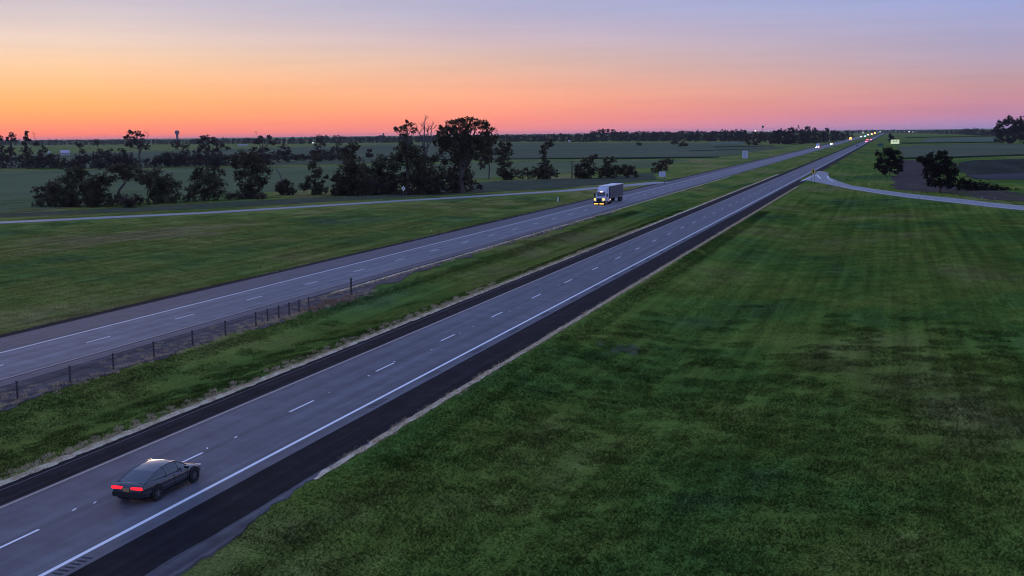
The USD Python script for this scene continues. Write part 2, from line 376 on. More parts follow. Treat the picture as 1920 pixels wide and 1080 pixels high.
def resample(p, n):
    d = np.r_[0, np.cumsum(np.linalg.norm(np.diff(p, axis=0), axis=1))]
    s = np.linspace(0, d[-1], n)
    return np.stack([np.interp(s, d, p[:, k]) for k in range(p.shape[1])], 1)


_rc = (resample(RAMP_NEAR, 60) + resample(RAMP_FAR, 60)) / 2
_fc = resample(FRONT, 80)


def near_path(x, y, path, reach):
    d = np.full(np.shape(x), 1e9)
    sel = (x > path[:, 0].min() - 30) & (x < path[:, 0].max() + 30) & (y > path[:, 1].min() - 30) & (y < path[:, 1].max() + 30)
    if np.any(sel):
        xs, ys = x[sel], y[sel]
        dd = np.full(xs.shape, 1e9)
        for px, py in path:
            dd = np.minimum(dd, (xs - px) ** 2 + (ys - py) ** 2)
        d[sel] = np.sqrt(dd)
    return d


FLAT = -0.45


def terrain(x, y):
    x, y = np.atleast_1d(np.asarray(x, float)), np.atleast_1d(np.asarray(y, float))
    z = np.interp(x, [-110, -84, -77, -69.6, -55, -51.8, -46.5, -41, -25.4, -23.5, -15, -5, 8], [FLAT, -.8, -1.05, -.09, -.09, -.25, -.95, -.09, -.09, -.35, -1.15, -.75, FLAT])
    near = sstep(700, 250, np.hypot(x, y)) * (1 - sstep(-26.5, -24, x) * 0) * np.where((x > -70.5) & (x < -24.6), 0, 1)
    z = z + near * .35 * (meshkit.fbm(np.stack([x * .045, y * .045, 0 * x], -1), 3, 5) - .5)
    d = near_path(x, y, _rc, 0)
    z = z + (-.10 - z) * (1 - sstep(4.2, 16, d))
    d = near_path(x, y, _fc, 0)
    z = z + (-.10 - z) * (1 - sstep(4.5, 16, d))
    return z


def at(px, py, z=None):
    """the ground point seen at that spot of the photograph"""
    d = FWD + RGT * (px - 960) / FPX + UPV * (540 - py) / FPX
    h = 0.0 if z is None else z
    for _ in range(6):
        p = EYE + d * ((h - CAMH) / d[2])
        h = float(terrain(p[0], p[1])[0]) if z is None else z
    p[2] = h
    return p


def depth_of(p):
    return float((np.asarray(p) - EYE) @ FWD)


def at_depth(px, py, depth):
    return EYE + (FWD + RGT * (px - 960) / FPX + UPV * (540 - py) / FPX) * depth


def pix(p):
    q = np.asarray(p, float) - EYE
    d = q @ FWD
    return 960 + FPX * (q @ RGT) / d, 540 - FPX * (q @ UPV) / d, d


def grid(a, b, step, far_lo, far_hi, growth=1.12):
    c = list(np.arange(a, b + step * .5, step))
    s = step
    while c[-1] < far_hi:
        s *= growth
        c.append(c[-1] + s)
    s = step
    while c[0] > far_lo:
        s *= growth
        c.insert(0, c[0] - s)
    return np.array(c)


gx, gy = grid(-90, 40, 1.0, -14000, 14000), grid(15, 470, 2.0, -600, 16000)
gx = np.unique(np.r_[gx, -69.6, -55.0, -51.8, -25.4, -23.5])
X, Y = np.meshgrid(gx, gy)
Z = terrain(X.ravel(), Y.ravel())
nx, ny = len(gx), len(gy)
ii, jj = np.meshgrid(np.arange(nx - 1), np.arange(ny - 1))
q = (jj * nx + ii).ravel()
tag(obj('ground', (np.stack([X.ravel(), Y.ravel(), Z], 1), np.stack([q, q + 1, q + nx + 1, q + nx], 1)), 'turf', smooth=True), kind='structure')

# ------------------------------------------------------------------ the two carriageways
YS = np.unique(np.r_[np.arange(-30, 500, 10.0), np.geomspace(500, 5200, 60)])


def strip(x0, x1, z=0.0, y0=-30.0, y1=5200.0, thick=0.0):
    ys = np.unique(np.r_[y0, YS[(YS > y0) & (YS < y1)], y1])
    k = len(ys)
    v = [np.stack([np.full(k, x), ys, np.full(k, zz)], 1) for x, zz in ([(x0, z - thick), (x0, z), (x1, z), (x1, z - thick)] if thick else [(x0, z), (x1, z)])]
    v = np.concatenate(v)
    f = []
    for c in range(len(v) // k - 1):
        a = c * k + np.arange(k - 1)
        f.append(np.stack([a, a + k, a + k + 1, a + 1], 1))
    return v, np.concatenate(f)


def ribbon(left, right, z=0.0, thick=.25, drape=None):
    n_ = len(left)
    zl = np.full(n_, z) if drape is None else terrain(left[:, 0], left[:, 1]) + drape
    zr = np.full(n_, z) if drape is None else terrain(right[:, 0], right[:, 1]) + drape
    L, R = np.c_[left, zl], np.c_[right, zr]
    rows = [L, R] if not thick else [L - [0, 0, thick], L, R, R - [0, 0, thick]]
    v = np.concatenate(rows)
    f = []
    for c in range(len(rows) - 1):
        a = c * n_ + np.arange(n_ - 1)
        f.append(np.stack([a, a + n_, a + n_ + 1, a + 1], 1))
    return v, np.concatenate(f)


def offset(path, d):
    t = np.gradient(path, axis=0)
    t /= np.linalg.norm(t, axis=1, keepdims=True)
    return path + np.stack([-t[:, 1], t[:, 0]], 1) * np.asarray(d).reshape(-1, 1)


def wavy(x0, x1, amp0, amp1, y0=-30, y1=1500, step=.7, z=-.02, seed=1, f=.35):
    """a strip with ragged edges"""
    ys = np.r_[np.arange(y0, 260, step), np.geomspace(260, y1, 200)]
    nz = lambda s: (meshkit.fbm(np.stack([ys * f, 0 * ys, 0 * ys], 1), 4, s) - .5) * 2
    a, b = np.stack([x0 + amp0 * nz(seed), ys], 1), np.stack([x1 + amp1 * nz(seed + 9), ys], 1)
    return ribbon(a, b, z=z, thick=.12)


P0 = 38.35 - 12.192 * 5     # phase of the northbound dashes (their far ends)
north = thing('northbound_road', None, None, kind='structure')
obj('pavement', strip(XR - 3.85, XR + 4.6, 0.0, thick=.16), 'concrete_north', north)
obj('shoulder', wavy(XR + 4.6, -26.05, 0, .10, z=-.012, y1=390), 'asphalt_dark_and_shade', north)
obj('shoulder', strip(XR + 4.6, -26.05, -.012, y0=476, y1=5200, thick=.14), 'asphalt_dark_and_shade', north)
obj('shoulder', wavy(XR - 3.85, -39.35, 0, .12, z=-.012, y1=5200, seed=4)[0:2], 'asphalt_dark_and_shade', north)
obj('seam', strip(-38.92, -38.84, -.004, y1=160), 'shoulder_grey', north)
obj('edge_line', strip(XR + 3.66 - .11, XR + 3.66 + .11, .004), 'paint_white', north)
obj('edge_line', strip(XR - 3.66 - .07, XR - 3.66 + .07, .004), 'paint_yellow', north)


def dashes(parent, xc, y_first, n_single, n_all):
    rest = []
    for k in range(n_all):
        y1 = y_first + 12.192 * k
        m = strip(xc - .075, xc + .075, .004, y1 - 3.05, y1)
        if k < n_single:
            obj('lane_dash', m, 'paint_white', parent)
        else:
            rest.append(trimesh.Trimesh(m[0], np.vstack([m[1][:, [0, 1, 2]], m[1][:, [0, 2, 3]]]), process=False))
    tag(obj('distant_dashes', cat_(rest), 'paint_white', parent), kind='stuff')


dashes(north, XR, P0, 34, 130)
for y in [35.1, 63.1, 72.0, 81.0, 90.1, 99.2, 108.9, 118.0, 127.4, 136.5, 145.6, 154.8, 164, 173, 182]:
    obj('rumble_strip', cat_([box(.44, .12, .006, (XR + 4.12, y + .34 * (k - 3), .003)) for k in range(7)]), 'groove', north)
rng = random.Random(4)
chips = []
for k in range(46):
    y = P0 + 12.192 * (k // 2) + rng.uniform(.3, 8.5)
    x = XR + rng.gauss(0, .28)
    chips.append(box(rng.uniform(.06, .13), rng.uniform(.10, .35), .004, (x, y, .003), rng.uniform(0, 1)))
tag(obj('paint_fleck', cat_(chips), 'paint_white', north), kind='stuff')

south = thing('southbound_road', None, None, kind='structure')
obj('pavement', strip(XL - 3.95, XL + 3.85, 0.0, thick=.16), 'concrete_south', south)
obj('shoulder', strip(-69.1, XL - 3.95, -.006, thick=.14), 'shoulder_grey', south)
obj('shoulder', strip(XL + 3.85, -55.35, -.012, thick=.14), 'shoulder_grey', south)
obj('shoulder_edge_and_shade', wavy(-69.05, -70.35, 0, .2, z=-.03, y1=5200, seed=6), 'asphalt_dark_and_shade', south)  # asphalt edge, widened and blackened to paint in the shaded side of the grass
obj('edge_line', strip(XL - 3.62 - .09, XL - 3.62 + .09, .004), 'paint_white', south)
obj('edge_line', strip(XL + 3.66 - .07, XL + 3.66 + .07, .004), 'paint_yellow', south)
obj('sealed_joint', strip(XL + 3.78, XL + 3.84, .003), 'groove', south)
dashes(south, XL, 79.4 - 12.192 * 5, 34, 130)
ys = np.arange(-20, 240, .6)
nz = lambda s, f: (meshkit.fbm(np.stack([ys * f, 0 * ys, 0 * ys], 1), 4, s) - .5) * 2
tag(obj('gravel_strip', ribbon(np.stack([np.full(len(ys), -55.35), ys], 1), np.stack([-51.7 + 1.5 * nz(3, .2) - 2.2 * sstep(95, 150, ys), ys], 1), thick=0, drape=.05), 'gravel'), kind='structure')
ys2 = np.arange(-20, 62, .5)
tag(obj('old_asphalt_strip', ribbon(np.stack([np.full(len(ys2), -26.1), ys2], 1), np.stack([-24.9 - 1.05 * sstep(35, 51, ys2) + .5 * (meshkit.fbm(np.stack([ys2 * 1.6, 0 * ys2, 0 * ys2], 1), 3, 2) - .5), ys2], 1), z=-.03, thick=.3), 'asphalt_old'), kind='structure')

rn, rf = resample(RAMP_NEAR, 90), resample(RAMP_FAR, 90)
ramp_ = thing('entrance_ramp', None, None, kind='structure')
obj('pavement', ribbon(rn, rf, z=-.004, thick=.25), 'ramp_concrete', ramp_)
k0 = 22
obj('edge_line', ribbon((rn * .95 + rf * .05)[k0:], (rn * .92 + rf * .08)[k0:], z=.002, thick=0), 'paint_white', ramp_)
obj('edge_line', ribbon((rn * .08 + rf * .92)[k0 - 6:], (rn * .05 + rf * .95)[k0 - 6:], z=.002, thick=0), 'paint_white', ramp_)
ga, gb = at(1500, 341, 0)[:2], at(1519, 327, 0)[:2]
gl = np.array([(-27.3, 380), (-27.0, 400), (-26.6, 420), (-25.8, 434)], float)
obj('gore_line', ribbon(gl, gl + [.35, 0], z=.004, thick=0), 'paint_white', ramp_)
gl = np.array([(-25.8, 434), (-24.6, 418), (-22.6, 400)], float)
obj('gore_line', ribbon(gl, gl + [.5, .2], z=.008, thick=0), 'paint_white', ramp_)
gl = np.array([(-21.6, 424), (-20.4, 402), (-17.6, 378)], float)
obj('gore_line', ribbon(gl, gl + [.35, 0], z=.012, thick=0), 'paint_white', ramp_)

fc = resample(FRONT, 140)
fw = np.interp(np.linspace(0, 1, 140), [0, .55, .68, .8, 1], [3.0, 2.7, 2.2, 2.4, 3.4])
tag(obj('frontage_road', ribbon(offset(fc, fw), offset(fc, -fw), z=.0, thick=.3), 'frontage_surface'), kind='structure')


# ------------------------------------------------------------------ fields
def field(name, px_pts, matn, lift=.04):
    from shapely.geometry import Polygon
    poly = Polygon([at(*p)[:2] for p in px_pts]).buffer(0)
    vs, fs = trimesh.creation.triangulate_polygon(poly, engine='earcut')
    m = trimesh.Trimesh(np.c_[vs, np.zeros(len(vs))], fs, process=False)
    edge = max(3.0, math.sqrt(poly.area) / 70)
    v, f = trimesh.remesh.subdivide_to_size(m.vertices, m.faces, edge, max_iter=30)
    far_ = np.hypot(v[:, 0], v[:, 1])
    wob = np.clip(far_ * .009, 1.0, 6.0)
    for c_ in (0, 1):
        v[:, c_] += wob * 2 * (meshkit.fbm(np.stack([v[:, 0] / 14, v[:, 1] / 14, np.full(len(v), 3.3 + c_)], 1), 4, 31) - .5)
    v[:, 2] = terrain(v[:, 0], v[:, 1]) + lift
    m = trimesh.Trimesh(v, f, process=False)
    if m.face_normals[:, 2].mean() < 0:
        m.invert()
    return tag(obj(name, m, matn), kind='structure')


field('crop_field', [(-60, 402), (60, 396), (330, 370), (640, 352), (930, 333), (1230, 314), (1290, 300), (930, 303), (640, 312), (300, 317), (-60, 321)], 'field_green')
field('rough_pasture', [(-60, 409), (60, 405), (400, 391), (760, 370.5), (1060, 353), (1225, 337), (1235, 324), (1100, 335), (930, 340), (640, 368), (330, 384), (60, 399), (-60, 403)], 'field_rough', .05)
field('crop_field', [(-60, 317), (300, 314), (640, 308), (930, 300), (1330, 296), (1480, 276), (1330, 268), (1000, 268), (700, 272), (300, 283), (-60, 292)], 'field_far', .07)
field('field_margin', [(800, 300.5), (1000, 298.5), (1190, 298.5), (1350, 295.5), (1350, 293.8), (1000, 296.8), (800, 299)], 'field_dark', .14)
field('field_margin', [(1290, 284.2), (1500, 277), (1545, 274), (1440, 278.5), (1290, 282.6)], 'field_dark', .14)
field('field_margin', [(1340, 276.5), (1450, 274.2), (1450, 273), (1340, 275)], 'field_dark', .14)
field('farm_track', [(930, 293), (1100, 288.2), (1345, 281), (1345, 279.8), (1100, 286.6), (930, 291.6)], 'farm_track', .14)
field('mist_strip', [(1330, 271.5), (1395, 269.8), (1395, 265.5), (1330, 267)], 'field_pale_and_mist', .14)  # pale ground sheet painted in place of a strip of mist
field('bare_plot', [(1686, 301), (1712, 300.5), (1800, 306), (1745, 330), (1790, 347), (1845, 350), (1935, 368), (1935, 377), (1850, 374), (1770, 361), (1700, 357), (1678, 353), (1671, 340)], 'bare_soil', .05)
field('row_crop_field', [(1800, 305), (1830, 301), (1935, 297), (1935, 336), (1830, 336), (1795, 322)], 'field_bluegrey', .08)
field('fallow_strip', [(1812, 328.5), (1935, 324), (1935, 337), (1845, 337)], 'field_slate', .12)
field('field_margin', [(1688, 298.8), (1780, 296.5), (1935, 291.5), (1935, 289.2), (1780, 294), (1688, 296.3)], 'field_dark', .12)
field('pasture', [(1690, 295.5), (1684, 274), (1872, 268.6), (1935, 271), (1935, 288.5), (1790, 293.5)], 'field_far', .09)
field('field_margin', [(1690, 269.5), (1872, 267.6), (1872, 266), (1690, 267.5)], 'field_dark', .16)
field('pale_field', [(1722, 266.3), (1742, 260.2), (1868, 257.6), (1872, 265)], 'field_pale_and_mist', .12)
field('field_margin', [(1700, 258.8), (1870, 255.8), (1870, 254.4), (1700, 257.2)], 'field_dark', .16)

# ------------------------------------------------------------------ grass, as many small patches
def blade_patch(size, count, h, w, seed, lean=.5):
    r = np.random.default_rng(seed)
    p = np.c_[r.uniform(-size / 2, size / 2, (count, 2)), np.zeros(count)]
    cl = meshkit.fbm(np.c_[p[:, :2] * 2.2 / max(size / 2.2, 1), np.full(count, seed)], 3, seed)
    hh = h * r.uniform(.45, 1.0, count) * (.45 + 1.1 * cl)
    a, b = r.uniform(0, 2 * np.pi, count), r.uniform(0, 2 * np.pi, count)
    side = np.c_[np.cos(a), np.sin(a), 0 * a] * (w * r.uniform(.6, 1.3, count))[:, None] / 2
    tip = p + np.c_[np.cos(b) * lean * hh, np.sin(b) * lean * hh, hh]
    v = np.stack([p - side - [0, 0, .03], p + side - [0, 0, .03], tip], 1).reshape(-1, 3)
    return v, np.arange(3 * count).reshape(-1, 3)


def instancer(name, protos, matn, placements, label):
    pi = UsdGeom.PointInstancer.Define(stage, numbered('/World', name))
    root = str(pi.GetPath())
    rel = pi.CreatePrototypesRel()
    for k, pr in enumerate(protos):
        g = usdkit.mesh(stage, f'{root}/patches/patch_{k:03d}' if k else f'{root}/patches/patch', pr, M[matn])
        rel.AddTarget(g.GetPath())
    pos, ids, quat, sc = placements
    pi.CreatePositionsAttr(Vt.Vec3fArray.FromNumpy(np.asarray(pos, np.float32)))
    pi.CreateProtoIndicesAttr(Vt.IntArray.FromNumpy(np.asarray(ids, np.int32)))
    pi.CreateOrientationsAttr(Vt.QuathArray([Gf.Quath(float(q_[0]), float(q_[1]), float(q_[2]), float(q_[3])) for q_ in quat]))
    pi.CreateScalesAttr(Vt.Vec3fArray.FromNumpy(np.asarray(sc, np.float32)))
    return tag(pi.GetPrim(), label, 'grass', kind='stuff')


def place(x, y, r, nproto, smin=.8, smax=1.25, lift=0.0):
    z = terrain(x, y)
    e = .6
    nrm = np.stack([-(terrain(x + e, y) - terrain(x - e, y)) / (2 * e), -(terrain(x, y + e) - terrain(x, y - e)) / (2 * e), np.ones(len(x))], 1)
    nrm /= np.linalg.norm(nrm, axis=1, keepdims=True)
    yaw = r.uniform(0, 2 * np.pi, len(x))
    q1 = np.stack([1 + nrm[:, 2], -nrm[:, 1], nrm[:, 0], 0 * yaw], 1)
    q1 /= np.linalg.norm(q1, axis=1, keepdims=True)
    c, s = np.cos(yaw / 2), np.sin(yaw / 2)
    q = np.stack([q1[:, 0] * c, q1[:, 1] * c + q1[:, 2] * s, q1[:, 2] * c - q1[:, 1] * s, q1[:, 0] * s], 1)
    sc = r.uniform(smin, smax, len(x))
    return np.stack([x, y, z + lift], 1), r.integers(0, nproto, len(x)), q, np.stack([np.ones(len(x)), np.ones(len(x)), sc], 1)


def in_view(x, y, margin=60):
    q = np.stack([x, y, 0 * x], 1) - EYE
    d = q @ FWD
    u, v = 960 + FPX * (q @ RGT) / d, 540 - FPX * (q @ UPV) / d
    return (d > 1) & (u > -margin) & (u < 1920 + margin) & (v < 1080 + margin * 2)


def off_pavement(x, y, m):
    ok = ((x < -70.5 - m) | ((x > -51.6 + m) & (x < -40.9 - m * .4)) | (x > -25.0 + m)) | ((y > 120) & (x > -55.2 + m) & (x < -41.0 - m * .4))
    return ok & (near_path(x, y, _rc, 0) > 4.6 + m) & (near_path(x, y, _fc, 0) > 3.8 + m)


rg = np.random.default_rng(11)


def scatter(step, y0, y1, x0, x1, dmin, dmax, m):
    x, y = np.meshgrid(np.arange(x0, x1, step), np.arange(y0, y1, step))
    x, y = x.ravel() + rg.uniform(-.3, .3, x.size) * step, y.ravel() + rg.uniform(-.3, .3, x.size) * step
    d = np.hypot(x, y)
    k = (d > dmin) & (d < dmax) & in_view(x, y) & off_pavement(x, y, m)
    return x[k], y[k]


near_p = [blade_patch(2.4, 430, .13, .060, 20 + k, 1.7) for k in range(5)]
x, y = scatter(1.9, 25, 150, -150, 50, 20, 125, 1.0)
keep = rg.uniform(size=len(x)) > sstep(50, 122, np.hypot(x, y))
x, y = x[keep], y[keep]
instancer('meadow_grass', near_p, 'grass_blade', place(x, y, rg, 5), 'rough unmown green grass covering the verge and field nearest the camera')
mid_p = [blade_patch(5.5, 620, .13, .11, 40 + k, 1.9) for k in range(4)]
x, y = scatter(4.4, 40, 420, -260, 100, 48, 400, 3.0)
d_ = np.hypot(x, y)
keep = (rg.uniform(size=len(x)) > sstep(170, 400, d_)) & (rg.uniform(size=len(x)) < sstep(46, 118, d_))
x, y = x[keep], y[keep]
instancer('meadow_grass', mid_p, 'grass_distant', place(x, y, rg, 4), 'green grass of the middle distance on both sides of the highway')
# narrower patches fill the rims that the big ones leave free
rim_p = [blade_patch(1.2, 100, .14, .05, 60 + k, 1.5) for k in range(4)]
xs, yy = [], []
for x0 in (-71.7, -51.0, -50.0, -41.1, -24.7, -23.6):
    t = np.arange(28, 240, .8)
    xs.append(np.full(len(t), x0) + rg.uniform(-.3, .3, len(t)))
    yy.append(t)
x, y = np.concatenate(xs), np.concatenate(yy)
k = in_view(x, y) & ((x < -26) | (y > 40)) & (near_path(x, y, _rc, 0) > 5)
instancer('verge_grass', rim_p, 'grass_blade', place(x[k], y[k], rg, 4, .7, 1.2), 'green grass rim along the pavement edges')
# bleached dead grass along the pavement edges
dry_p = [blade_patch(.5, 70, .24, .036, 80 + k, .5) for k in range(4)]
xs, yy = [], []
def dry(x0, y0, y1, spread, step, ease=1.0):
    t = np.arange(y0, y1, step)
    keep = meshkit.fbm(np.stack([t * .13, 0 * t + x0, 0 * t], 1), 3, 7) > (.5 - .5 * ease)
    xs.append((x0 + rg.normal(0, spread, len(t)))[keep]); yy.append(t[keep])
dry(-39.85, 35, 190, .18, .40, 1.0)
dry(-40.6, 35, 120, .3, .6, .3)
dry(-39.9, 150, 420, .2, .7, .25)
dry(-25.75, 50, 330, .10, .55, .8)
dry(-54.4, 100, 240, .3, .5, .5)
dry(-52.1, 88, 112, .4, .35, .9)
dry(-53.5, 50, 110, 1.0, .5, .45)
dry(-52.0, 45, 100, .3, .5, .5)
dry(-70.35, 120, 300, .15, .7, .15)
x, y = np.concatenate(xs), np.concatenate(yy)
k = in_view(x, y)
pl = place(x[k], y[k], rg, 4, .6, 1.2)
instancer('dry_grass', dry_p, 'dry_grass', pl, 'bleached dead grass in a thin line along the pavement edges')
wx, wy = rg.normal(-51.9, .5, 22), rg.uniform(96, 107, 22)
instancer('rust_weeds', [blade_patch(.7, 46, .62, .05, 95, .2)], 'rust_weed', place(wx, wy, rg, 1, .7, 1.2), 'rust coloured weeds around the end of the cable barrier')
p = at(1168, 655)
wx, wy = rg.normal(p[0], .9, 16), rg.normal(p[1], .9, 16)
instancer('pale_weeds', [blade_patch(.6, 34, .36, .05, 96, .3)], 'weed_pale', place(wx, wy, rg, 1, .7, 1.1), 'pale patch of weeds in the dark grass right of the road')


def verge(x0, x1, y0, y1, seed, amp=.28):
    tt = np.arange(y0, y1, .25)
    nn = lambda q_: (meshkit.fbm(np.stack([tt * 1.5, 0 * tt, 0 * tt], 1), 4, q_) - .5) * 2
    tag(obj('dry_verge', ribbon(np.stack([x0 + amp * nn(seed), tt], 1), np.stack([x1 + amp * nn(seed + 5), tt], 1), thick=0, drape=.055), 'dry_verge'), kind='structure')


verge(-40.05, -39.42, 30, 440, 3, .24)
verge(-26.0, -25.55, 48, 345, 8, .14)
verge(-54.95, -54.55, 108, 420, 12, .22)

# ------------------------------------------------------------------ trees
def leaf_cloud(centres, radii, size, r, dens=1.0, sub=14, tris=1):
    pts, ss = [], []
    for c, R in zip(centres, radii):
        k = sub
        d = r.normal(size=(k, 3))
        d /= np.linalg.norm(d, axis=1, keepdims=True)
        d[:, 2] = d[:, 2] * .9 + .05
        sc = c + d * R * r.uniform(.40, .82, (k, 1))
        sr = R * r.uniform(.28, .50, k)
        for c2, r2 in zip(sc, sr):
            m = max(4, int(dens * 7.2 * (r2 / size) ** 2))
            e = r.normal(size=(m, 3))
            e /= np.linalg.norm(e, axis=1, keepdims=True)
            pts.append(c2 + e * r2 * (r.uniform(0, 1, (m, 1)) ** .55) * [1, 1, .8])
            ss.append(size * r.uniform(.55, 1.25, m))
    p, s = np.concatenate(pts), np.concatenate(ss)
    a = r.normal(size=p.shape)
    a[:, 2] *= .5
    a /= np.linalg.norm(a, axis=1, keepdims=True)
    b = np.cross(a, r.normal(size=p.shape) * [.6, .6, 1.4])
    b /= np.maximum(np.linalg.norm(b, axis=1, keepdims=True), 1e-6)
    a, b = a * s[:, None] * .66, b * s[:, None] * .46
    v = np.stack([p - a, p + b, p + a, p - b], 1).reshape(-1, 3)
    q = np.arange(len(p))[:, None] * 4
    return v, q + np.array([[0, 1, 2, 3]])


def jagged(a, b, r0, r1, r, n=5, wob=.08):
    a, b = np.asarray(a, float), np.asarray(b, float)
    t = np.linspace(0, 1, n)[:, None]
    L = np.linalg.norm(b - a)
    p = a + (b - a) * t
    p[1:-1] += r.normal(size=(n - 2, 3)) * L * wob
    return tube(p, np.linspace(r0, r1, n), 6)


def bare_branches(p, d, L, rad, r, depth):
    out = []
    q = p + d * L
    out.append(jagged(p, q, rad, rad * .62, r, 4, .06))
    if depth:
        for _ in range(3 if depth > 1 else 2):
            e = d + r.normal(size=3) * .55
            e[2] = abs(e[2]) * .7 + .25
            e /= np.linalg.norm(e)
            out += bare_branches(p + d * L * r.uniform(.55, 1.0), e, L * r.uniform(.5, .8), rad * .55, r, depth - 1)
    return out


def tree(name, label, base, blobs, matn='leaf_mid', cat='tree', size=None, seed=0, trunk=None, group=None, dead=(), dens=1.0, deep=.75, trunk_mat='bark', fork=None):
    """base: where the trunk meets the ground; blobs: leaf masses (across, up, radius) read at the tree's own distance, spread in depth as well"""
    r = np.random.default_rng(seed + int(base[0] * 7 + base[1] * 13) % 100000)
    g = at(*base)
    D = depth_of(g)
    mpp = D / FPX
    t = thing(name, label, cat, g, group=group)
    C, R = [], []
    if name == 'tree' and base[1] > 330 and fork is None:
        blobs = list(blobs) + [(base[0] + r.uniform(-13, 13), base[1] - r.uniform(5, 15), r.uniform(6, 10)) for _ in range(5)]
    if matn in ('leaf_brown', 'leaf_grey') and 300 < base[1] < 320 and name == 'tree' and fork is None:
        blobs = list(blobs) + [(base[0] + r.uniform(-16, 16), base[1] - r.uniform(4, 22), r.uniform(5, 8)) for _ in range(7)]
    for bx, by, br in blobs:
        C.append(at_depth(bx, by, D + r.uniform(-1, 1) * deep * br * mpp * 1.6) - g)
        R.append(br * mpp * (1.42 if base[1] > 330 and base[0] < 1300 else 1.42 if name == 'round_tree' else 1.24))
    C, R = np.array(C), np.array(R)
    top = max(c[2] for c in C) if len(C) else 5
    tr = trunk if trunk else max(.10, .022 * top)
    size = size or max(.32, mpp * 3.6)
    wood = []
    mid = C.mean(0) if len(C) else np.array([0, 0, 6.0])
    knee = np.array([mid[0] * .25, mid[1] * .25, max(.8, .28 * top)]) if fork is None else at_depth(*fork, D) - g
    wood.append(jagged([0, 0, -.3], knee, tr * 1.25, tr, r, 5, .025))
    crown_top = np.array([mid[0], mid[1], top * .8])
    wood.append(jagged(knee, crown_top, tr, tr * .25, r, 6, .05))
    for c, rr in zip(C, R):
        s0 = knee + (crown_top - knee) * np.clip((c[2] - knee[2]) / max(crown_top[2] - knee[2], .1) * .55, 0, .9)
        wood.append(jagged(s0, c, tr * .42, tr * .10, r, 5, .06))
        for _ in range(2):
            e = r.normal(size=3)
            wood.append(jagged(s0 + (c - s0) * .6, c + e / np.linalg.norm(e) * rr * .8, tr * .2, tr * .05, r, 4, .06))
    for dx, dy, dL in dead:
        p = at_depth(dx, dy, D) - g
        wood += bare_branches(p, np.array([r.normal() * .15, r.normal() * .15, 1.0]), dL * mpp, max(.06, .011 * dL), r, 3)
        wood.append(jagged(knee, p, tr * .5, max(.07, .012 * dL), r, 5, .04))
    obj('trunk', cat_(wood), trunk_mat, t)
    if len(C):
        obj('crown', leaf_cloud(C, R, size, r, dens), matn, t)
    return t


G1 = 'trees of the row behind the frontage road'
tree('shrub', 'low grey brown shrub at the left end of the near tree row', (92, 386), [(85, 357, 14), (105, 352, 14), (75, 372, 11), (100, 374, 14), (120, 378, 10), (66, 358, 7)], 'leaf_brown', 'shrub')
tree('tree', 'bushy tree with a double rounded top near the left end of the near row', (132, 388), [(120, 355, 20), (140, 342, 18), (148, 325, 14), (133, 320, 9), (160, 345, 17), (112, 370, 13), (156, 318, 8), (140, 368, 14)], 'leaf_mid')
tree('tree', 'dense dark tree right of the double topped bushy tree', (176, 388), [(172, 355, 20), (190, 350, 16), (180, 371, 17), (196, 335, 11), (178, 338, 12)], 'leaf_dark')
tree('leaning_tree', 'tree with a bare slanting trunk and a crown leaning to the right', (208, 386), [(222, 325, 15), (240, 319, 16), (255, 325, 13), (264, 336, 10), (214, 318, 9), (232, 332, 10)], 'leaf_mid', fork=(232, 346), trunk=.28)
tree('shrub', 'greyish shrub under the leaning tree', (238, 389), [(240, 380, 13), (225, 374, 9), (255, 376, 11)], 'leaf_brown', 'shrub')
tree('tree', 'broad multi stemmed tree right of the leaning tree', (295, 380), [(285, 345, 17), (300, 336, 17), (275, 335, 11), (312, 350, 17), (320, 365, 14), (295, 366, 13), (331, 346, 9), (280, 325, 8)], 'leaf_mid')
tree('sapling', 'slim small tree in the gap beside the broad multi stemmed tree', (356, 377), [(357, 356, 7), (358, 366, 7), (353, 370, 5)], 'leaf_dark')
tree('tree', 'round topped tree on two slim stems in the left half of the near row', (380, 377), [(370, 340, 16), (385, 330, 17), (400, 340, 17), (411, 355, 13), (361, 355, 11), (396, 361, 15), (372, 321, 9), (406, 322, 9), (420, 325, 6)], 'leaf_mid')
tree('tree', 'tall dark oval tree standing before the second row on the left', (472, 371), [(452, 300, 15), (466, 303, 16), (481, 310, 15), (475, 330, 20), (490, 325, 14), (460, 345, 15), (486, 346, 13), (471, 358, 13), (446, 330, 10), (496, 339, 7), (441, 310, 8)], 'leaf_dark')
tree('shrub', 'grey shrub at the foot of the tall dark oval tree', (458, 374), [(452, 366, 10), (466, 368, 9), (486, 370, 10), (436, 370, 7)], 'leaf_brown', 'shrub')
tree('tree', 'small bush with a bare dead snag curving up from it', (533, 366), [(533, 347, 11), (526, 351, 7), (542, 351, 9), (533, 358, 9)], 'leaf_dark', dead=())
tree('tree', 'loose pale green tree with several bending stems', (592, 365), [(588, 315, 11), (596, 325, 10), (585, 335, 10), (600, 346, 8), (570, 350, 9), (611, 331, 5), (575, 345, 7), (584, 308, 6)], 'leaf_mid')
tree('tree', 'thin stemmed tree squeezed against a big dark tree', (632, 367), [(633, 326, 7), (628, 336, 7), (636, 345, 6)], 'leaf_dark')
tree('tree', 'big dark tree with a knob shaped top left of the row centre', (656, 367), [(655, 280, 11), (664, 275, 8), (650, 298, 15), (660, 310, 17), (645, 325, 16), (666, 330, 18), (655, 345, 18), (641, 343, 10), (670, 354, 12), (676, 315, 9)], 'leaf_dark')
tree('tree', 'rounded mid green tree right of the knob topped dark tree', (692, 364), [(685, 325, 15), (700, 320, 13), (690, 340, 16), (706, 345, 15), (694, 355, 10)], 'leaf_mid')
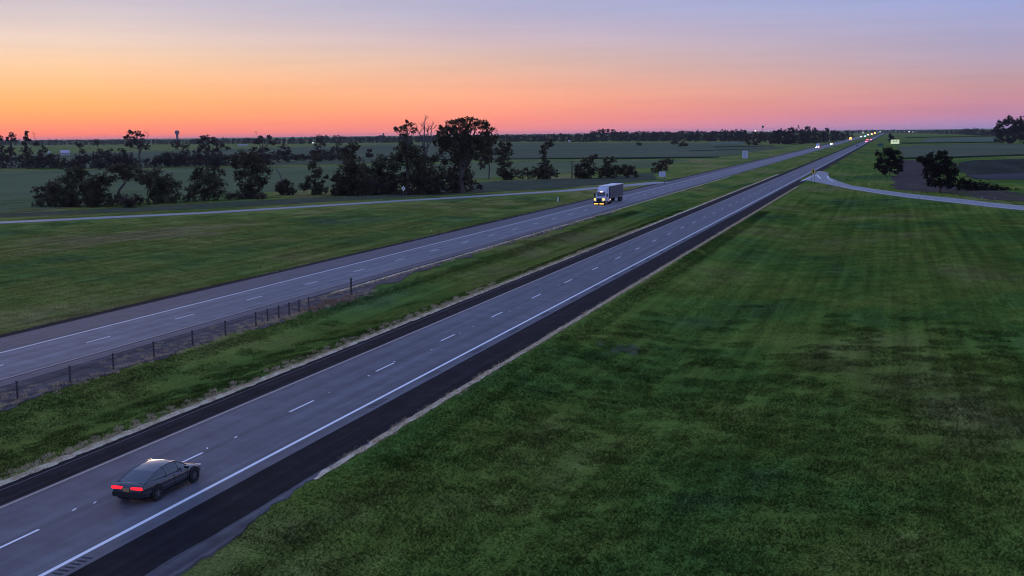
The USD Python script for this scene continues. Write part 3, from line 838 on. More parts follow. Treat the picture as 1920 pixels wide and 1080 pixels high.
tree('tree', 'dome shaped mid green tree left of the tallest clump', (725, 363), [(720, 306, 15), (735, 301, 14), (730, 320, 18), (714, 335, 15), (740, 340, 18), (725, 350, 14), (712, 318, 9)], 'leaf_mid')
tree('cottonwood_tree', 'sparse topped cottonwood rising above the skyline beside bare dead branches', (766, 365), [(757, 240, 7), (770, 234, 5), (747, 245, 6), (776, 246, 6), (760, 252, 7), (742, 241, 4), (764, 228, 3), (765, 277, 15), (750, 282, 11), (780, 287, 15), (760, 302, 17), (785, 307, 14), (745, 302, 10), (768, 330, 14)], 'leaf_dark')
tree('tree', 'full grey green tree before the foot of the tallest cottonwood', (802, 363), [(790, 310, 16), (806, 302, 14), (795, 330, 20), (816, 330, 18), (780, 336, 14), (801, 346, 17), (820, 348, 12)], 'leaf_mid')
tree('dead_tree', 'leafless dead tree showing thin grey branches against the sunset', (796, 362), [], trunk_mat='dead_wood', dead=((796, 255, 20), (790, 262, 16), (803, 262, 17), (808, 250, 13)), trunk=.4, fork=(797, 300))
tree('cottonwood_tree', 'tallest and broadest cottonwood with a wide domed crown', (866, 362), [(840, 240, 14), (860, 234, 13), (880, 231, 13), (900, 237, 13), (914, 248, 12), (829, 254, 12), (850, 258, 19), (880, 256, 20), (905, 264, 17), (926, 262, 8), (835, 279, 16), (866, 285, 21), (892, 288, 13), (850, 305, 18), (821, 268, 8), (840, 325, 16), (870, 315, 16), (856, 340, 18), (880, 336, 10), (826, 240, 5), (893, 230, 6), (907, 280, 10)], 'leaf_dark', trunk=.75, dead=((915, 244, 9), (905, 240, 7)))
tree('tree', 'tree on a bare slender trunk right of the broadest cottonwood', (917, 336), [(912, 281, 14), (925, 285, 10), (905, 299, 9), (918, 300, 7), (902, 312, 6)], 'leaf_dark', fork=(917, 308))
tree('tree', 'upright tree with a leafy trunk at the right end of the tall clump', (946, 338), [(942, 275, 9), (951, 285, 10), (940, 295, 12), (948, 310, 10), (945, 323, 10), (960, 326, 8), (935, 284, 6), (955, 271, 5)], 'leaf_dark')
tree('shrub', 'spreading low shrub between two upright trees', (990, 336), [(985, 323, 8), (1000, 319, 8), (995, 328, 8), (975, 328, 7), (968, 322, 5)], 'leaf_mid', 'shrub')
tree('tree', 'thin upright tree with a crooked flag shaped top', (1020, 336), [(1030, 268, 6), (1021, 275, 6), (1018, 286, 6), (1020, 297, 5), (1034, 271, 5), (1018, 312, 9), (1030, 318, 10), (1024, 328, 11), (1009, 325, 8), (1040, 325, 7), (1024, 304, 5)], 'leaf_dark')
tree('tree', 'lumpy dark tree beside the utility pole', (1097, 335), [(1095, 305, 7), (1105, 300, 7), (1090, 315, 11), (1108, 315, 9), (1098, 325, 12), (1115, 322, 7), (1083, 318, 5), (1110, 296, 4)], 'leaf_dark')
tree('tree', 'dark tree with a narrow knob on top behind the truck', (1140, 334), [(1137, 303, 7), (1149, 300, 6), (1145, 315, 11), (1155, 320, 9), (1139, 325, 9)], 'leaf_dark')
tree('shrub', 'rounded bush above the truck trailer', (1175, 334), [(1175, 316, 9), (1185, 320, 9), (1165, 322, 7), (1191, 327, 6), (1178, 326, 8)], 'leaf_dark', 'shrub')
tree('tree', 'dark wedge shaped bushy tree behind the square sign', (1240, 323), [(1250, 301, 6), (1258, 304, 5), (1240, 306, 8), (1230, 312, 8), (1245, 314, 9), (1225, 319, 5), (1236, 319, 6)], 'leaf_dark')
# the snag of the small bush
r_ = np.random.default_rng(3)
g = at(531, 366)
D = depth_of(g)
sn = thing('dead_snag', 'bare curved dead trunk rising out of a small round bush', 'dead tree', g)
obj('trunk', tube([at_depth(a, b, D + .6) - g for a, b in ((531, 366), (529, 345), (527, 332), (523, 324), (518, 318), (518, 311))], [.3, .27, .22, .18, .13, .06], 7), 'dead_wood', sn)

# second row, some 300 m farther
S2 = dict(dens=.9)
tree('poplar_tree', 'tall bare stemmed tree at the very left edge of the second row', (3, 316), [(2, 260, 6), (0, 275, 6), (7, 285, 7), (4, 297, 8)], 'leaf_brown', **S2)
tree('poplar_tree', 'tall tufted tree second from the left on the skyline', (21, 316), [(22, 254, 6), (15, 261, 4), (26, 262, 5), (20, 280, 8), (17, 296, 6), (24, 288, 6)], 'leaf_brown', **S2)
tree('poplar_tree', 'tall narrow tree third from the left on the skyline', (49, 316), [(50, 250, 4), (48, 258, 5), (52, 263, 4), (46, 269, 4), (48, 281, 9), (56, 291, 9)], 'leaf_brown', dead=((66, 262, 8),), **S2)
tree('shrub', 'dark round bush under the tall bare stemmed trees', (60, 317), [(60, 301, 9), (54, 309, 8), (68, 309, 7)], 'leaf_dark', 'shrub', **S2)
tree('tree', 'brownish tree behind the reddish thicket on the left', (77, 316), [(70, 271, 7), (80, 281, 9), (76, 294, 8)], 'leaf_brown', **S2)
tree('shrub', 'reddish brown thicket left of the small conifer', (92, 317), [(90, 300, 9), (101, 295, 9), (95, 308, 8), (80, 308, 7), (106, 306, 8)], 'leaf_brown', 'shrub', **S2)
tree('conifer', 'small dark conifer left of the pale roofed house', (119, 318), [(120, 300, 5), (118, 308, 6), (122, 312, 6), (113, 313, 4)], 'leaf_dark', 'conifer', **S2)
tree('tree', 'loose brown tree right of the pale roofed house', (152, 317), [(150, 272, 7), (155, 285, 7), (150, 300, 8), (160, 303, 7), (147, 308, 6)], 'leaf_brown', **S2)
tree('tree', 'grey rounded tree in the left part of the second row', (188, 318), [(180, 268, 7), (190, 290, 10), (185, 301, 9), (195, 308, 9), (175, 308, 8)], 'leaf_grey', **S2)
tree('tree', 'dark tree just left of the tree with the pale trunk', (208, 317), [(205, 285, 9), (210, 298, 9), (218, 305, 7), (201, 308, 6)], 'leaf_brown', **S2)
tree('lone_tree', 'tall tree with a clear pale trunk rising above the skyline', (263, 316), [(245, 252, 8), (257, 250, 7), (267, 257, 6), (250, 264, 10), (264, 270, 9), (241, 274, 8), (275, 276, 7), (236, 258, 4)], 'leaf_brown', dead=((276, 260, 9),), fork=(262, 286), trunk=.5, **S2)
tree('tree', 'dim tree hidden behind the tall pale trunked tree', (232, 316), [(228, 285, 8), (234, 296, 9), (226, 305, 7), (242, 303, 7)], 'leaf_brown', **S2)
tree('tree', 'pale yellowish bushy tree right of the pale trunk', (308, 314), [(309, 294, 9), (320, 299, 9), (300, 302, 8), (331, 305, 6)], 'leaf_grey', **S2)
tree('tree', 'brown tree below the far water tower', (338, 314), [(331, 272, 8), (345, 281, 10), (340, 295, 9)], 'leaf_brown', **S2)
tree('tree', 'wide dark tree with a ragged top on the skyline', (388, 314), [(384, 258, 8), (375, 265, 8), (395, 262, 8), (406, 268, 8), (416, 273, 6), (426, 279, 5), (385, 278, 12), (405, 285, 10), (370, 285, 9), (388, 296, 9)], 'leaf_brown', **S2)
tree('shrub', 'dark bush under the wide ragged tree', (370, 313), [(370, 300, 9), (356, 298, 9), (365, 306, 6)], 'leaf_dark', 'shrub', **S2)
tree('tree', 'grey green tree in front of the wide ragged tree', (402, 315), [(401, 298, 11), (390, 305, 8), (414, 303, 8)], 'leaf_grey', **S2)
tree('tree', 'brownish tree with a bare twiggy top behind the tall dark oval tree', (494, 312), [(489, 263, 9), (505, 258, 5), (480, 265, 7), (511, 269, 6), (496, 279, 11), (476, 285, 9), (486, 296, 9)], 'leaf_brown', dead=((484, 258, 7),), **S2)
tree('tree', 'small tree with a thin top on the second row right of the twiggy tree', (540, 305), [(530, 275, 6), (541, 281, 6), (535, 290, 7)], 'leaf_brown', **S2)
tree('tree', 'brown tree beside the bright yard lamp', (602, 303), [(600, 262, 6), (606, 270, 6), (594, 275, 6), (611, 285, 7), (590, 288, 8), (601, 292, 8)], 'leaf_brown', **S2)
tree('tree', 'slim tree right of the bright yard lamp', (637, 301), [(635, 270, 5), (638, 281, 5), (634, 289, 5)], 'leaf_brown', **S2)
tree('tree', 'small round tree alone left of the sparse cottonwood', (693, 299), [(693, 282, 4), (690, 290, 5), (696, 291, 4)], 'leaf_dark', **S2)
hb = [(x_, 297 - (x_ % 3), 7) for x_ in range(515, 645, 9)]
tree('hedge', 'long dark hedge between the second row and the green field', (580, 305), hb, 'leaf_dark', 'hedge', **S2)

# trees standing alone in the fields
tree('tree', 'tall slim tree left of the pair by the mist strip', (1403, 273), [(1402, 262, 5), (1400, 254, 5), (1405, 268, 4), (1396, 247, 3)], 'leaf_brown', dens=.9)
tree('tree', 'dark oval tree with a forked trunk right of the mist strip', (1428, 272), [(1425, 258, 6), (1430, 252, 5), (1432, 262, 5), (1422, 265, 4)], 'leaf_dark', dens=.9)
tree('shrub', 'round bush between the two trees by the mist strip', (1415, 272), [(1414, 267, 4), (1417, 269, 4)], 'leaf_dark', 'shrub', dens=.9)
tree('shrub', 'slanting bush left of the dark wood', (1447, 271), [(1451, 263, 3.5), (1446, 267, 3.5), (1454, 265, 2.5)], 'leaf_dark', 'shrub', dens=.9)
tree('tree', 'left one of two small trees standing together in the open field', (1265, 273), [(1262, 268, 4.5), (1268, 267, 4)], 'leaf_mid', dens=.9)
tree('tree', 'right one of two small trees standing together in the open field', (1281, 276), [(1281, 270, 4.5), (1276, 272, 3.5), (1286, 272, 3.5)], 'leaf_dark', dens=.9)
tree('shrub', 'small bush alone in the far field left of the two small trees', (1198, 273), [(1197, 269, 3.2), (1200, 271, 3)], 'leaf_dark', 'shrub', dens=.9)
tree('shrub', 'tiny upright bush on the dark field margin above the lumpy tree', (1117, 298), [(1117, 292, 3), (1117, 295, 3)], 'leaf_dark', 'shrub')

# right of the road
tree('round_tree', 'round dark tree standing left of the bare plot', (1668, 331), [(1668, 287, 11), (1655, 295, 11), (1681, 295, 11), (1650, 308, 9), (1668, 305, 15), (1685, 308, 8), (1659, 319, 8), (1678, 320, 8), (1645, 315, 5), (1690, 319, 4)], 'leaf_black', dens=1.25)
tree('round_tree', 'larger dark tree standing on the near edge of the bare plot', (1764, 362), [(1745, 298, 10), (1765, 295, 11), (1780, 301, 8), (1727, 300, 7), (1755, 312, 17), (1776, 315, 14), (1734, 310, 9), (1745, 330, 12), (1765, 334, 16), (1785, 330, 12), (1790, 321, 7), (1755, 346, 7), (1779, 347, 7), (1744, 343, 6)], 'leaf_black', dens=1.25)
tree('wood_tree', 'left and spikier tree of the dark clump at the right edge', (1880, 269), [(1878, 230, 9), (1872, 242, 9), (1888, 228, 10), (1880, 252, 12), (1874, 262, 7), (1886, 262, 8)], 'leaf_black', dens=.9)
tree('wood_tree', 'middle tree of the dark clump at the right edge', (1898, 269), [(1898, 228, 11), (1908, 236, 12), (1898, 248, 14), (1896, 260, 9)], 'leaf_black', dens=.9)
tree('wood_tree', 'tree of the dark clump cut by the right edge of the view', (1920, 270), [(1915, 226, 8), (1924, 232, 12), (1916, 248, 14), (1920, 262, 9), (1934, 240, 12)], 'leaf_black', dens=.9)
hb = []
for k in range(15):
    x_ = 1795 + k * 10
    y_ = 341 + k * 2.0
    hb += [(x_, y_, 9), (x_ + 4, y_ + 8 + k * .4, 8)]
tree('hedge', 'dark leafy hedge row right of the larger dark tree', (1850, 357), hb, 'leaf_black', 'hedge', deep=.9)
tree('shrub', 'dark shrub behind the lit billboard', (1671, 268), [(1671, 255, 4.5), (1674, 258, 4), (1669, 262, 3)], 'leaf_black', 'shrub', dens=.9)


# far woods: many crowns that read as one mass
def wood(name, label, outline, depth_px, seed, matn='leaf_far', rows=3, step=5.0, leaf_size=None):
    """outline: (px, py of the top, py of the foot) along the edge of the wood"""
    r = np.random.default_rng(seed)
    o = np.array(outline, float)
    C, R = [], []
    x = o[0, 0]
    while x < o[-1, 0]:
        top, foot = np.interp(x, o[:, 0], o[:, 1]), np.interp(x, o[:, 0], o[:, 2])
        g = at(x, foot)
        D = depth_of(g)
        mpp = D / FPX
        away = np.array([FWD[0], FWD[1], 0]) / math.hypot(FWD[0], FWD[1])
        hgt = (foot - top) * mpp
        for row in range(rows):
            h = hgt * (r.uniform(.72, 1.0) if row else r.uniform(.55, .95))
            b = g + away * row * hgt * .7 + RGT * r.normal() * step * mpp * .4
            rad = min(h * .34, step * mpp * 1.1)
            for z_ in np.arange(rad * .7, h - rad * .6, rad * 1.1):
                C.append(b + [r.normal() * rad * .25, r.normal() * rad * .25, z_])
                R.append(rad * r.uniform(.85, 1.15))
            C.append(b + [r.normal() * rad * .4, 0, h - rad * .55])
            R.append(rad * r.uniform(.6, .9))
        x += step * r.uniform(.7, 1.3)
    C, R = np.array(C), np.array(R)
    size = leaf_size or float(np.median(R)) * .42
    v, f = leaf_cloud(C, R, size, r, dens=.9, sub=6)
    return tag(obj(name, (v, f), matn), label, 'wood', kind='stuff')


wood('far_wood', 'long low dim wood along the skyline behind the left trees', [(-80, 262, 273), (100, 261, 272), (300, 260, 271), (420, 258, 270), (560, 257, 270), (600, 252, 269), (680, 255, 268), (820, 252, 267), (960, 251, 266), (1060, 249, 266), (1115, 248, 266)], 0, 1, step=5)
wood('thicket', 'brown thicket filling the second row of trees on the left', [(-40, 284, 315), (20, 288, 315), (100, 287, 316), (112, 300, 316), (135, 300, 316), (150, 284, 316), (230, 280, 315), (255, 296, 315), (290, 290, 314), (330, 280, 313), (360, 286, 312), (430, 284, 311), (470, 286, 310), (515, 282, 309)], 0, 8, 'leaf_brown', rows=2, step=8)
wood('undergrowth', 'brushy undergrowth at the foot of the left half of the near tree row', [(64, 372, 389), (110, 360, 389), (200, 362, 388), (260, 372, 386), (330, 360, 381), (350, 368, 379), (420, 358, 376), (500, 360, 371)], 0, 18, 'leaf_mid', rows=2, step=9)
wood('undergrowth', 'brushy undergrowth at the foot of the tallest trees of the near row', [(620, 350, 367), (660, 336, 367), (720, 330, 366), (770, 318, 366), (830, 322, 365), (880, 334, 361), (905, 348, 352)], 0, 19, 'leaf_brown', rows=2, step=10)
wood('mid_wood', 'wood of even height on the skyline above the open field', [(1113, 244, 265), (1130, 240, 265), (1160, 242, 265), (1180, 246, 265), (1250, 245, 265), (1300, 243, 265), (1345, 243, 265), (1390, 241, 265), (1400, 246, 266)], 0, 2, step=4.5)
wood('mid_wood', 'dim wood behind the mist strip and the dark oval tree', [(1395, 246, 264), (1440, 246, 264), (1460, 243, 264)], 0, 5, step=4.5)
wood('dark_wood', 'dense dark wood left of where the highway meets the skyline', [(1456, 244, 270), (1465, 239, 271), (1480, 240, 271), (1500, 237, 271), (1512, 235, 270), (1530, 238, 269), (1550, 238, 268), (1570, 243, 265), (1588, 244, 263), (1600, 244, 257)], 0, 3, step=5)
wood('far_wood', 'thin far wood along the skyline right of the highway', [(1590, 243, 250), (1650, 242, 249), (1720, 243, 250), (1800, 242, 252), (1815, 240, 253), (1835, 238.5, 254), (1850, 241, 255), (1875, 240, 256), (1960, 238, 256)], 0, 4, step=4)


# ------------------------------------------------------------------ cable barrier in the median
cb = thing('cable_barrier', 'low cable barrier on dark posts beside the inner shoulder of the far carriageway', 'barrier')
ypost = [53.9, 58.8, 63.8, 68.4, 73.2, 78.3, 83.1, 88.0, 90.0, 92.0, 93.9, 95.8, 97.7]
for k, y in enumerate(ypost):
    z0 = float(terrain(-52.1, y)[0])
    obj('post', cat_([box(.11, .07, 1.35, (-52.1, y, z0 + .55)), box(.12, .08, .04, (-52.1, y, z0 + 1.24))]), 'post_dark', cb)
z0 = float(terrain(-52.5, 107.7)[0])
obj('end_post', cat_([box(.14, .14, 1.85, (-52.5, 107.7, z0 + .85)), box(.16, .16, .05, (-52.5, 107.7, z0 + 1.79))]), 'post_dark', cb)
for h in (.60, .82, 1.04):
    obj('cable', tube([(-52.04, y, float(terrain(-52.1, y)[0]) + h) for y in [20] + ypost] + [(-52.4, 107.6, z0 + .05)], .013, 4), 'steel', cb)


# ------------------------------------------------------------------ signs, markers, poles
def face(t, p, towards=None):
    """yaw so that local -y looks at the camera"""
    return math.atan2(EYE[1] - p[1], EYE[0] - p[0]) + math.pi / 2


# diamond sign on the frontage road (seen from behind: pale, with its dark post strap)
p = at(757, 376)
sg = thing('diamond_sign', 'white diamond sign on a single post beside the frontage road', 'road sign', p, face(0, p))
mpp = depth_of(p) / FPX
hz = (376 - 353.5) * mpp
d = 5.0 * mpp
dm = trimesh.creation.extrude_polygon(__import__('shapely.geometry', fromlist=['Polygon']).Polygon([(0, d), (d * .70, 0), (0, -d), (-d * .70, 0)]), .03)
dm.apply_transform(trimesh.transformations.rotation_matrix(math.pi / 2, [1, 0, 0]))
dm.apply_translation([0, -.05, hz])
obj('panel', dm, 'sign_white', sg)
obj('post', box(.09, .06, hz + .9, (0, 0, (hz + .6) / 2 - .1)), 'steel', sg)
obj('symbol', box(.16, .02, d * .95, (.05, -.095, hz - .05)), 'post_dark', sg)


def panel_sign(name, label, base, px0, py0, px1, py1, mat_panel, mat_edge, posts, ribs=0, group=None):
    g = at(*base)
    D = depth_of(g)
    mpp = D / FPX
    rz = face(0, g)
    t = thing(name, label, 'road sign', g, rz)
    w, h = (px1 - px0) * mpp, (py1 - py0) * mpp
    cz = (base[1] - (py0 + py1) / 2) * mpp
    cx = ((px0 + px1) / 2 - base[0]) * mpp
    obj('panel', cbox(w, .06, h, (cx, -.06, cz), .02), mat_panel, t)
    e = .07 * h + .03
    obj('border', cat_([box(w, .02, e, (cx, -.10, cz + s * (h - e) / 2)) for s in (-1, 1)] + [box(e, .02, h - 2 * e, (cx + s * (w - e) / 2, -.10, cz)) for s in (-1, 1)]), mat_edge, t)
    for k in range(ribs):
        obj('rib', box(.12, .08, h * .9, (cx - w / 2 + w * (k + .5) / ribs, -.13, cz)), 'aluminium_light' if k % 2 == 0 else 'steel', t)
    for q in posts:
        obj('post', box(.16, .12, cz + h / 2 + .3, ((q - base[0]) * mpp, .06, (cz + h / 2 - .3) / 2)), 'steel', t)
    return t


panel_sign('square_sign', 'small square blue grey sign on a post where the frontage road joins', (1245, 346), 1235.5, 321.8, 1248, 331.2, 'aluminium', 'aluminium_light', (1246,))
panel_sign('tall_sign', 'tall upright pale blue sign back between the field and the highway', (1397, 298), 1391.8, 282.8, 1402, 298 - 1.0, 'aluminium', 'aluminium_light', (1393, 1400.6), 3)
panel_sign('green_sign', 'small dark green sign on two posts beside the far right shoulder', (1650, 278.5), 1645.5, 269.0, 1656, 274.0, 'sign_green', 'sign_green', (1647, 1654))

# lane sign with its black symbol in the gore of the ramp
g = at(1524, 346)
D = depth_of(g)
mpp = D / FPX
ys_ = thing('warning_sign', 'yellow warning sign with a black upright symbol on two posts in the ramp gore', 'road sign', g, face(0, g))
cz = (346 - 321.6) * mpp
from shapely.geometry import Polygon
w_, h_ = 4.1 * mpp, 5.0 * mpp
pm = trimesh.creation.extrude_polygon(Polygon([(-w_, 0), (-w_ * .1, h_ * .96), (w_ * .1, h_ * .96), (w_, 0), (w_ * .1, -h_ * .96), (-w_ * .1, -h_ * .96)]).buffer(.06), .03)
pm.apply_transform(trimesh.transformations.rotation_matrix(math.pi / 2, [1, 0, 0]))
pm.apply_translation([0, -.05, cz])
obj('panel', pm, 'sign_yellow', ys_)
sm = trimesh.creation.extrude_polygon(Polygon([(-.17, -h_ * .66), (.17, -h_ * .66), (.17, h_ * .3), (.36, h_ * .3), (0, h_ * .72), (-.36, h_ * .3), (-.17, h_ * .3)]), .02)
sm.apply_transform(trimesh.transformations.rotation_matrix(math.pi / 2, [1, 0, 0]))
sm.apply_translation([.06, -.085, cz])
obj('symbol', sm, 'sign_black', ys_)
for q in (-3.2, 3.0):
    obj('post', box(.09, .07, cz + .5, (q * mpp, .03, (cz + .5) / 2 - .3)), 'post_dark', ys_)
obj('crossbar', box(6.6 * mpp, .05, .07, (-.1 * mpp, .0, cz - .2)), 'post_dark', ys_)


def delineator(name, label, base, hpx, refl, src=None, group=None, dark=False):
    g = at(*base)
    mpp = depth_of(g) / FPX
    h = hpx * mpp
    t = thing(name, label, 'road marker', g, face(0, g), group)
    obj('post', cat_([box(.08, .05, h + .3, (0, 0, h / 2 - .15)), box(.03, .07, h + .3, (0, .02, h / 2 - .15))]), 'post_dark' if dark else 'steel', t)
    if refl:
        obj('reflector', cat_([box(.16, .03, .22, (0, -.05, h - .12)), cyl(.06, .03, (0, -.06, h - .12), 'y', 10)]), refl, t)
    return t


GR = 'marker posts along the entrance ramp'
delineator('marker_post', 'marker post on the ramp nearest its gore', (1635, 364), 9, 'sign_white', group=GR)
delineator('marker_post', 'marker post on the ramp below the larger dark tree', (1723, 375.5), 9, 'sign_white', group=GR)
delineator('marker_post', 'marker post on the near side of the ramp toward the right edge', (1841, 389.5), 10, 'sign_white', group=GR)
delineator('marker_post', 'short white topped marker behind the ramp left of another white topped one', (1841.5, 376), 7, 'sign_white', group=GR)
delineator('marker_post', 'white topped marker behind the ramp by the bare strip', (1864.5, 379), 8, 'sign_white', group=GR)
delineator('marker_post', 'yellow marker in the median grass', (1057, 428), 6, 'reflector_yellow')
delineator('marker_post', 'yellow green marker left of a dark leaning post beside the far carriageway', (809, 438), 7, 'reflector_yellow')
delineator('wooden_post', 'bare dark post right of the yellow green marker', (823.5, 440), 12, None, dark=True)
delineator('marker_post', 'small orange marker alone in the green field on the right', (1838.5, 434), 3, 'reflector_red')
g = at(1046, 378)
mpp = depth_of(g) / FPX
cb2 = thing('utility_pedestal', 'pale utility pedestal in the grass left of the truck', 'pedestal', g, face(0, g))
obj('box', cbox(.36, .30, 9.0 * mpp, (0, 0, 4.5 * mpp - .1), .03), 'aluminium_light', cb2)
obj('cap', cbox(.42, .36, .10, (0, 0, 9.0 * mpp - .07), .02), 'steel', cb2)
obj('stake', box(.12, .1, 8.0 * mpp, (.42, .05, 4.0 * mpp - .1)), 'post_dark', cb2)
g = at(1072.5, 334)
mpp = depth_of(g) / FPX
up = thing('utility_pole', 'short dark utility pole left of the lumpy tree', 'pole', g)
obj('pole', tube([(0, 0, -.5), (0, 0, 16 * mpp), (.05, 0, 32 * mpp)], [.26, .22, .17], 8), 'bark', up)
obj('crossarm', box(1.9, .12, .14, (0, 0, 31 * mpp)), 'bark', up)

# billboard
g = at(1678, 273)
D = depth_of(g)
mpp = D / FPX
bb = thing('billboard', 'lit pale green billboard right of the highway near the skyline', 'billboard', g, face(0, g))
bw, bh, bz = 15.0 * mpp, 7.8 * mpp, 7.0 * mpp
obj('panel', cbox(bw, .25, bh, (0, 0, bz), .05), 'billboard_lit', bb)
obj('frame', cat_([box(bw + .3, .3, .18, (0, .02, bz + s * (bh / 2 + .09))) for s in (-1, 1)] + [box(.18, .3, bh + .36, (s * (bw / 2 + .09), .02, bz)) for s in (-1, 1)]), 'steel', bb)
obj('print', cat_([box(bw * .30, .02, bh * .10, (-bw * .06, -.15, bz + bh * .02)), box(bw * .08, .02, bh * .16, (-bw * .20, -.15, bz + bh * .17)), box(bw * .10, .02, bh * .14, (bw * .24, -.15, bz - bh * .02)), box(bw * .06, .02, bh * .28, (bw * .14, -.15, bz + bh * .26))]), 'post_dark', bb)
for s in (-.35, 0, .35):
    obj('post', box(.3, .3, bz, (s * bw, .3, bz / 2 - .3)), 'steel', bb)


# ------------------------------------------------------------------ far buildings, towers and lamps
def tower(label, base, top, bulb_w, bulb_h, stem_w, name='water_tower'):
    g = at(*base)
    D = depth_of(g)
    mpp = D / FPX
    H = (base[1] - top) * mpp
    t = thing(name, label, 'water tower', g)
    R = bulb_w * mpp / 2
    zc = H - bulb_h * mpp / 2
    prof = [(0.01, zc - bulb_h * mpp * .62), (R * .55, zc - bulb_h * mpp * .55), (R * .93, zc - bulb_h * mpp * .2), (R, zc), (R * .9, zc + bulb_h * mpp * .26), (R * .5, zc + bulb_h * mpp * .45), (.01, H)]
    obj('tank', trimesh.creation.revolve(np.array(prof), sections=20), 'wall_dim', t, 40)
    obj('column', trimesh.creation.revolve(np.array([(0.01, -1), (stem_w * mpp * .62, -1), (stem_w * mpp * .5, 2), (stem_w * mpp * .46, H - bulb_h * mpp * 1.1), (stem_w * mpp * .62, H - bulb_h * mpp * .8), (.01, H - bulb_h * mpp * .8)]), sections=16), 'wall_dim', t, 40)


tower('fluted column water tower on the skyline at the left', (333, 270.5), 244.5, 8.5, 7.5, 4.6)
tower('ball shaped water tower above the woods near the highway', (1430, 262), 235.5, 4.4, 4.4, .8)


def house(label, base, w_px, h_px, roof_px, matw, matr, depth=9.0, name='house', windows=2, cat='house'):
    g = at(*base)
    D = depth_of(g)
    mpp = D / FPX
    w, h, rr = w_px * mpp, h_px * mpp, roof_px * mpp
    t = thing(name, label, cat, g, face(0, g))
    obj('wall', box(w, depth, h + .6, (0, 0, h / 2 - .3)), matw, t)
    v = np.array([(-w * .55, -depth * .57, h), (w * .55, -depth * .57, h), (w * .55, depth * .57, h), (-w * .55, depth * .57, h), (-w * .55, 0, h + rr), (w * .55, 0, h + rr)])
    f = np.array([(0, 1, 5), (0, 5, 4), (2, 3, 4), (2, 4, 5), (0, 4, 3), (1, 2, 5), (0, 3, 2), (0, 2, 1)])
    obj('roof', trimesh.Trimesh(v, f, process=False), matr, t)
    for k in range(windows):
        obj('window', box(w * .12, .06, h * .45, (w * (-.3 + .6 * k / max(windows - 1, 1)), -depth / 2 - .03, h * .55)), 'window_dark', t)
    obj('door', box(w * .09, .06, h * .7, (w * .06, -depth / 2 - .03, h * .35)), 'window_dark', t)


house('pale roofed house between the trees of the second row', (122, 291), 15, 4.5, 5, 'wall_pale', 'roof_pale')
house('small pale shed left of the pale roofed house', (81, 289), 5, 3, 2, 'wall_pale', 'roof_pale', 6, 'shed', 1, 'shed')
house('second small pale shed just left of the house', (92, 288.5), 4, 2.6, 2, 'wall_pale', 'roof_pale', 6, 'shed', 1, 'shed')
house('long pale shed in the far field behind the tall dark oval tree', (455, 274), 17, 1.6, 1.2, 'wall_pale', 'roof_pale', 14, 'shed', 2, 'shed')
house('white barn at the foot of the far wood', (1067, 266.5), 4, 2.0, 1.5, 'wall_pale', 'roof_pale', 10, 'barn', 1, 'barn')
g = at(716, 267)
mpp = depth_of(g) / FPX
el = thing('grain_elevator', 'grain elevator with a tall headhouse on the skyline', 'grain elevator', g, face(0, g))
obj('silo', cat_([cyl(1.3 * mpp, 13.5 * mpp, ((-4 + k * 2.4) * mpp, 0, 6.7 * mpp), n=14) for k in range(3)]), 'wall_dim', el)
obj('headhouse', cbox(2.6 * mpp, 3 * mpp, 17.5 * mpp, (3.2 * mpp, 0, 8.7 * mpp), .3), 'wall_dim', el)
for k, (bx, w_) in enumerate(((1683, 6), (1700, 8), (1722, 5), (1665, 5))):
    house(('low warehouse on the skyline above the billboard', 'widest low warehouse on the skyline between two lamps', 'low warehouse on the skyline right of the paired lamps', 'low warehouse on the skyline left of the billboard')[k], (bx, 247.8), w_, 2.0, .8, 'wall_pale', 'roof_pale', 30, 'warehouse', 2, 'warehouse')


def yard_lamp(label, base, top, matn, rpx=1.0):
    g = at(*base)
    mpp = depth_of(g) / FPX
    H = (base[1] - top) * mpp
    t = thing('yard_lamp', label, 'lamp', g, face(0, g))
    obj('pole', tube([(0, 0, -.4), (0, 0, H)], [.16, .1], 6), 'steel', t)
    obj('lamp_head', trimesh.creation.icosphere(2, radius=rpx * mpp * .85), matn, t)
    p_ = stage.GetPrimAtPath(str(t.GetPath()) + '/lamp_head')
    UsdGeom.Xformable(p_).AddTranslateOp().Set(Gf.Vec3d(0, -.3, H))


lamp('yard_soft', (.95, .95, 1.0), 1.3)
lamp('yard_soft_warm', (1.0, .86, .55), 1.8)
yard_lamp('bright white lamp shining among the second row trees', (587, 276), 267.5, 'yard_soft', 1.5)
yard_lamp('yellowish lamp on the skyline left of the ball shaped tower', (1416, 257), 245.5, 'yard_soft_warm', 1.3)
yard_lamp('white lamp on the skyline right of the ball shaped tower', (1440, 257), 246.8, 'yard_soft', 1.0)
yard_lamp('white lamp just above the far traffic', (1618, 253), 249, 'yard_soft', 1.0)
yard_lamp('white lamp left of the billboard on the skyline', (1650, 250), 247, 'yard_soft', 1.1)
yard_lamp('left lamp of the bright pair on the skyline', (1704.5, 250), 247, 'yard_soft', 1.3)
yard_lamp('right lamp of the bright pair on the skyline', (1712, 250), 247, 'yard_soft', 1.1)


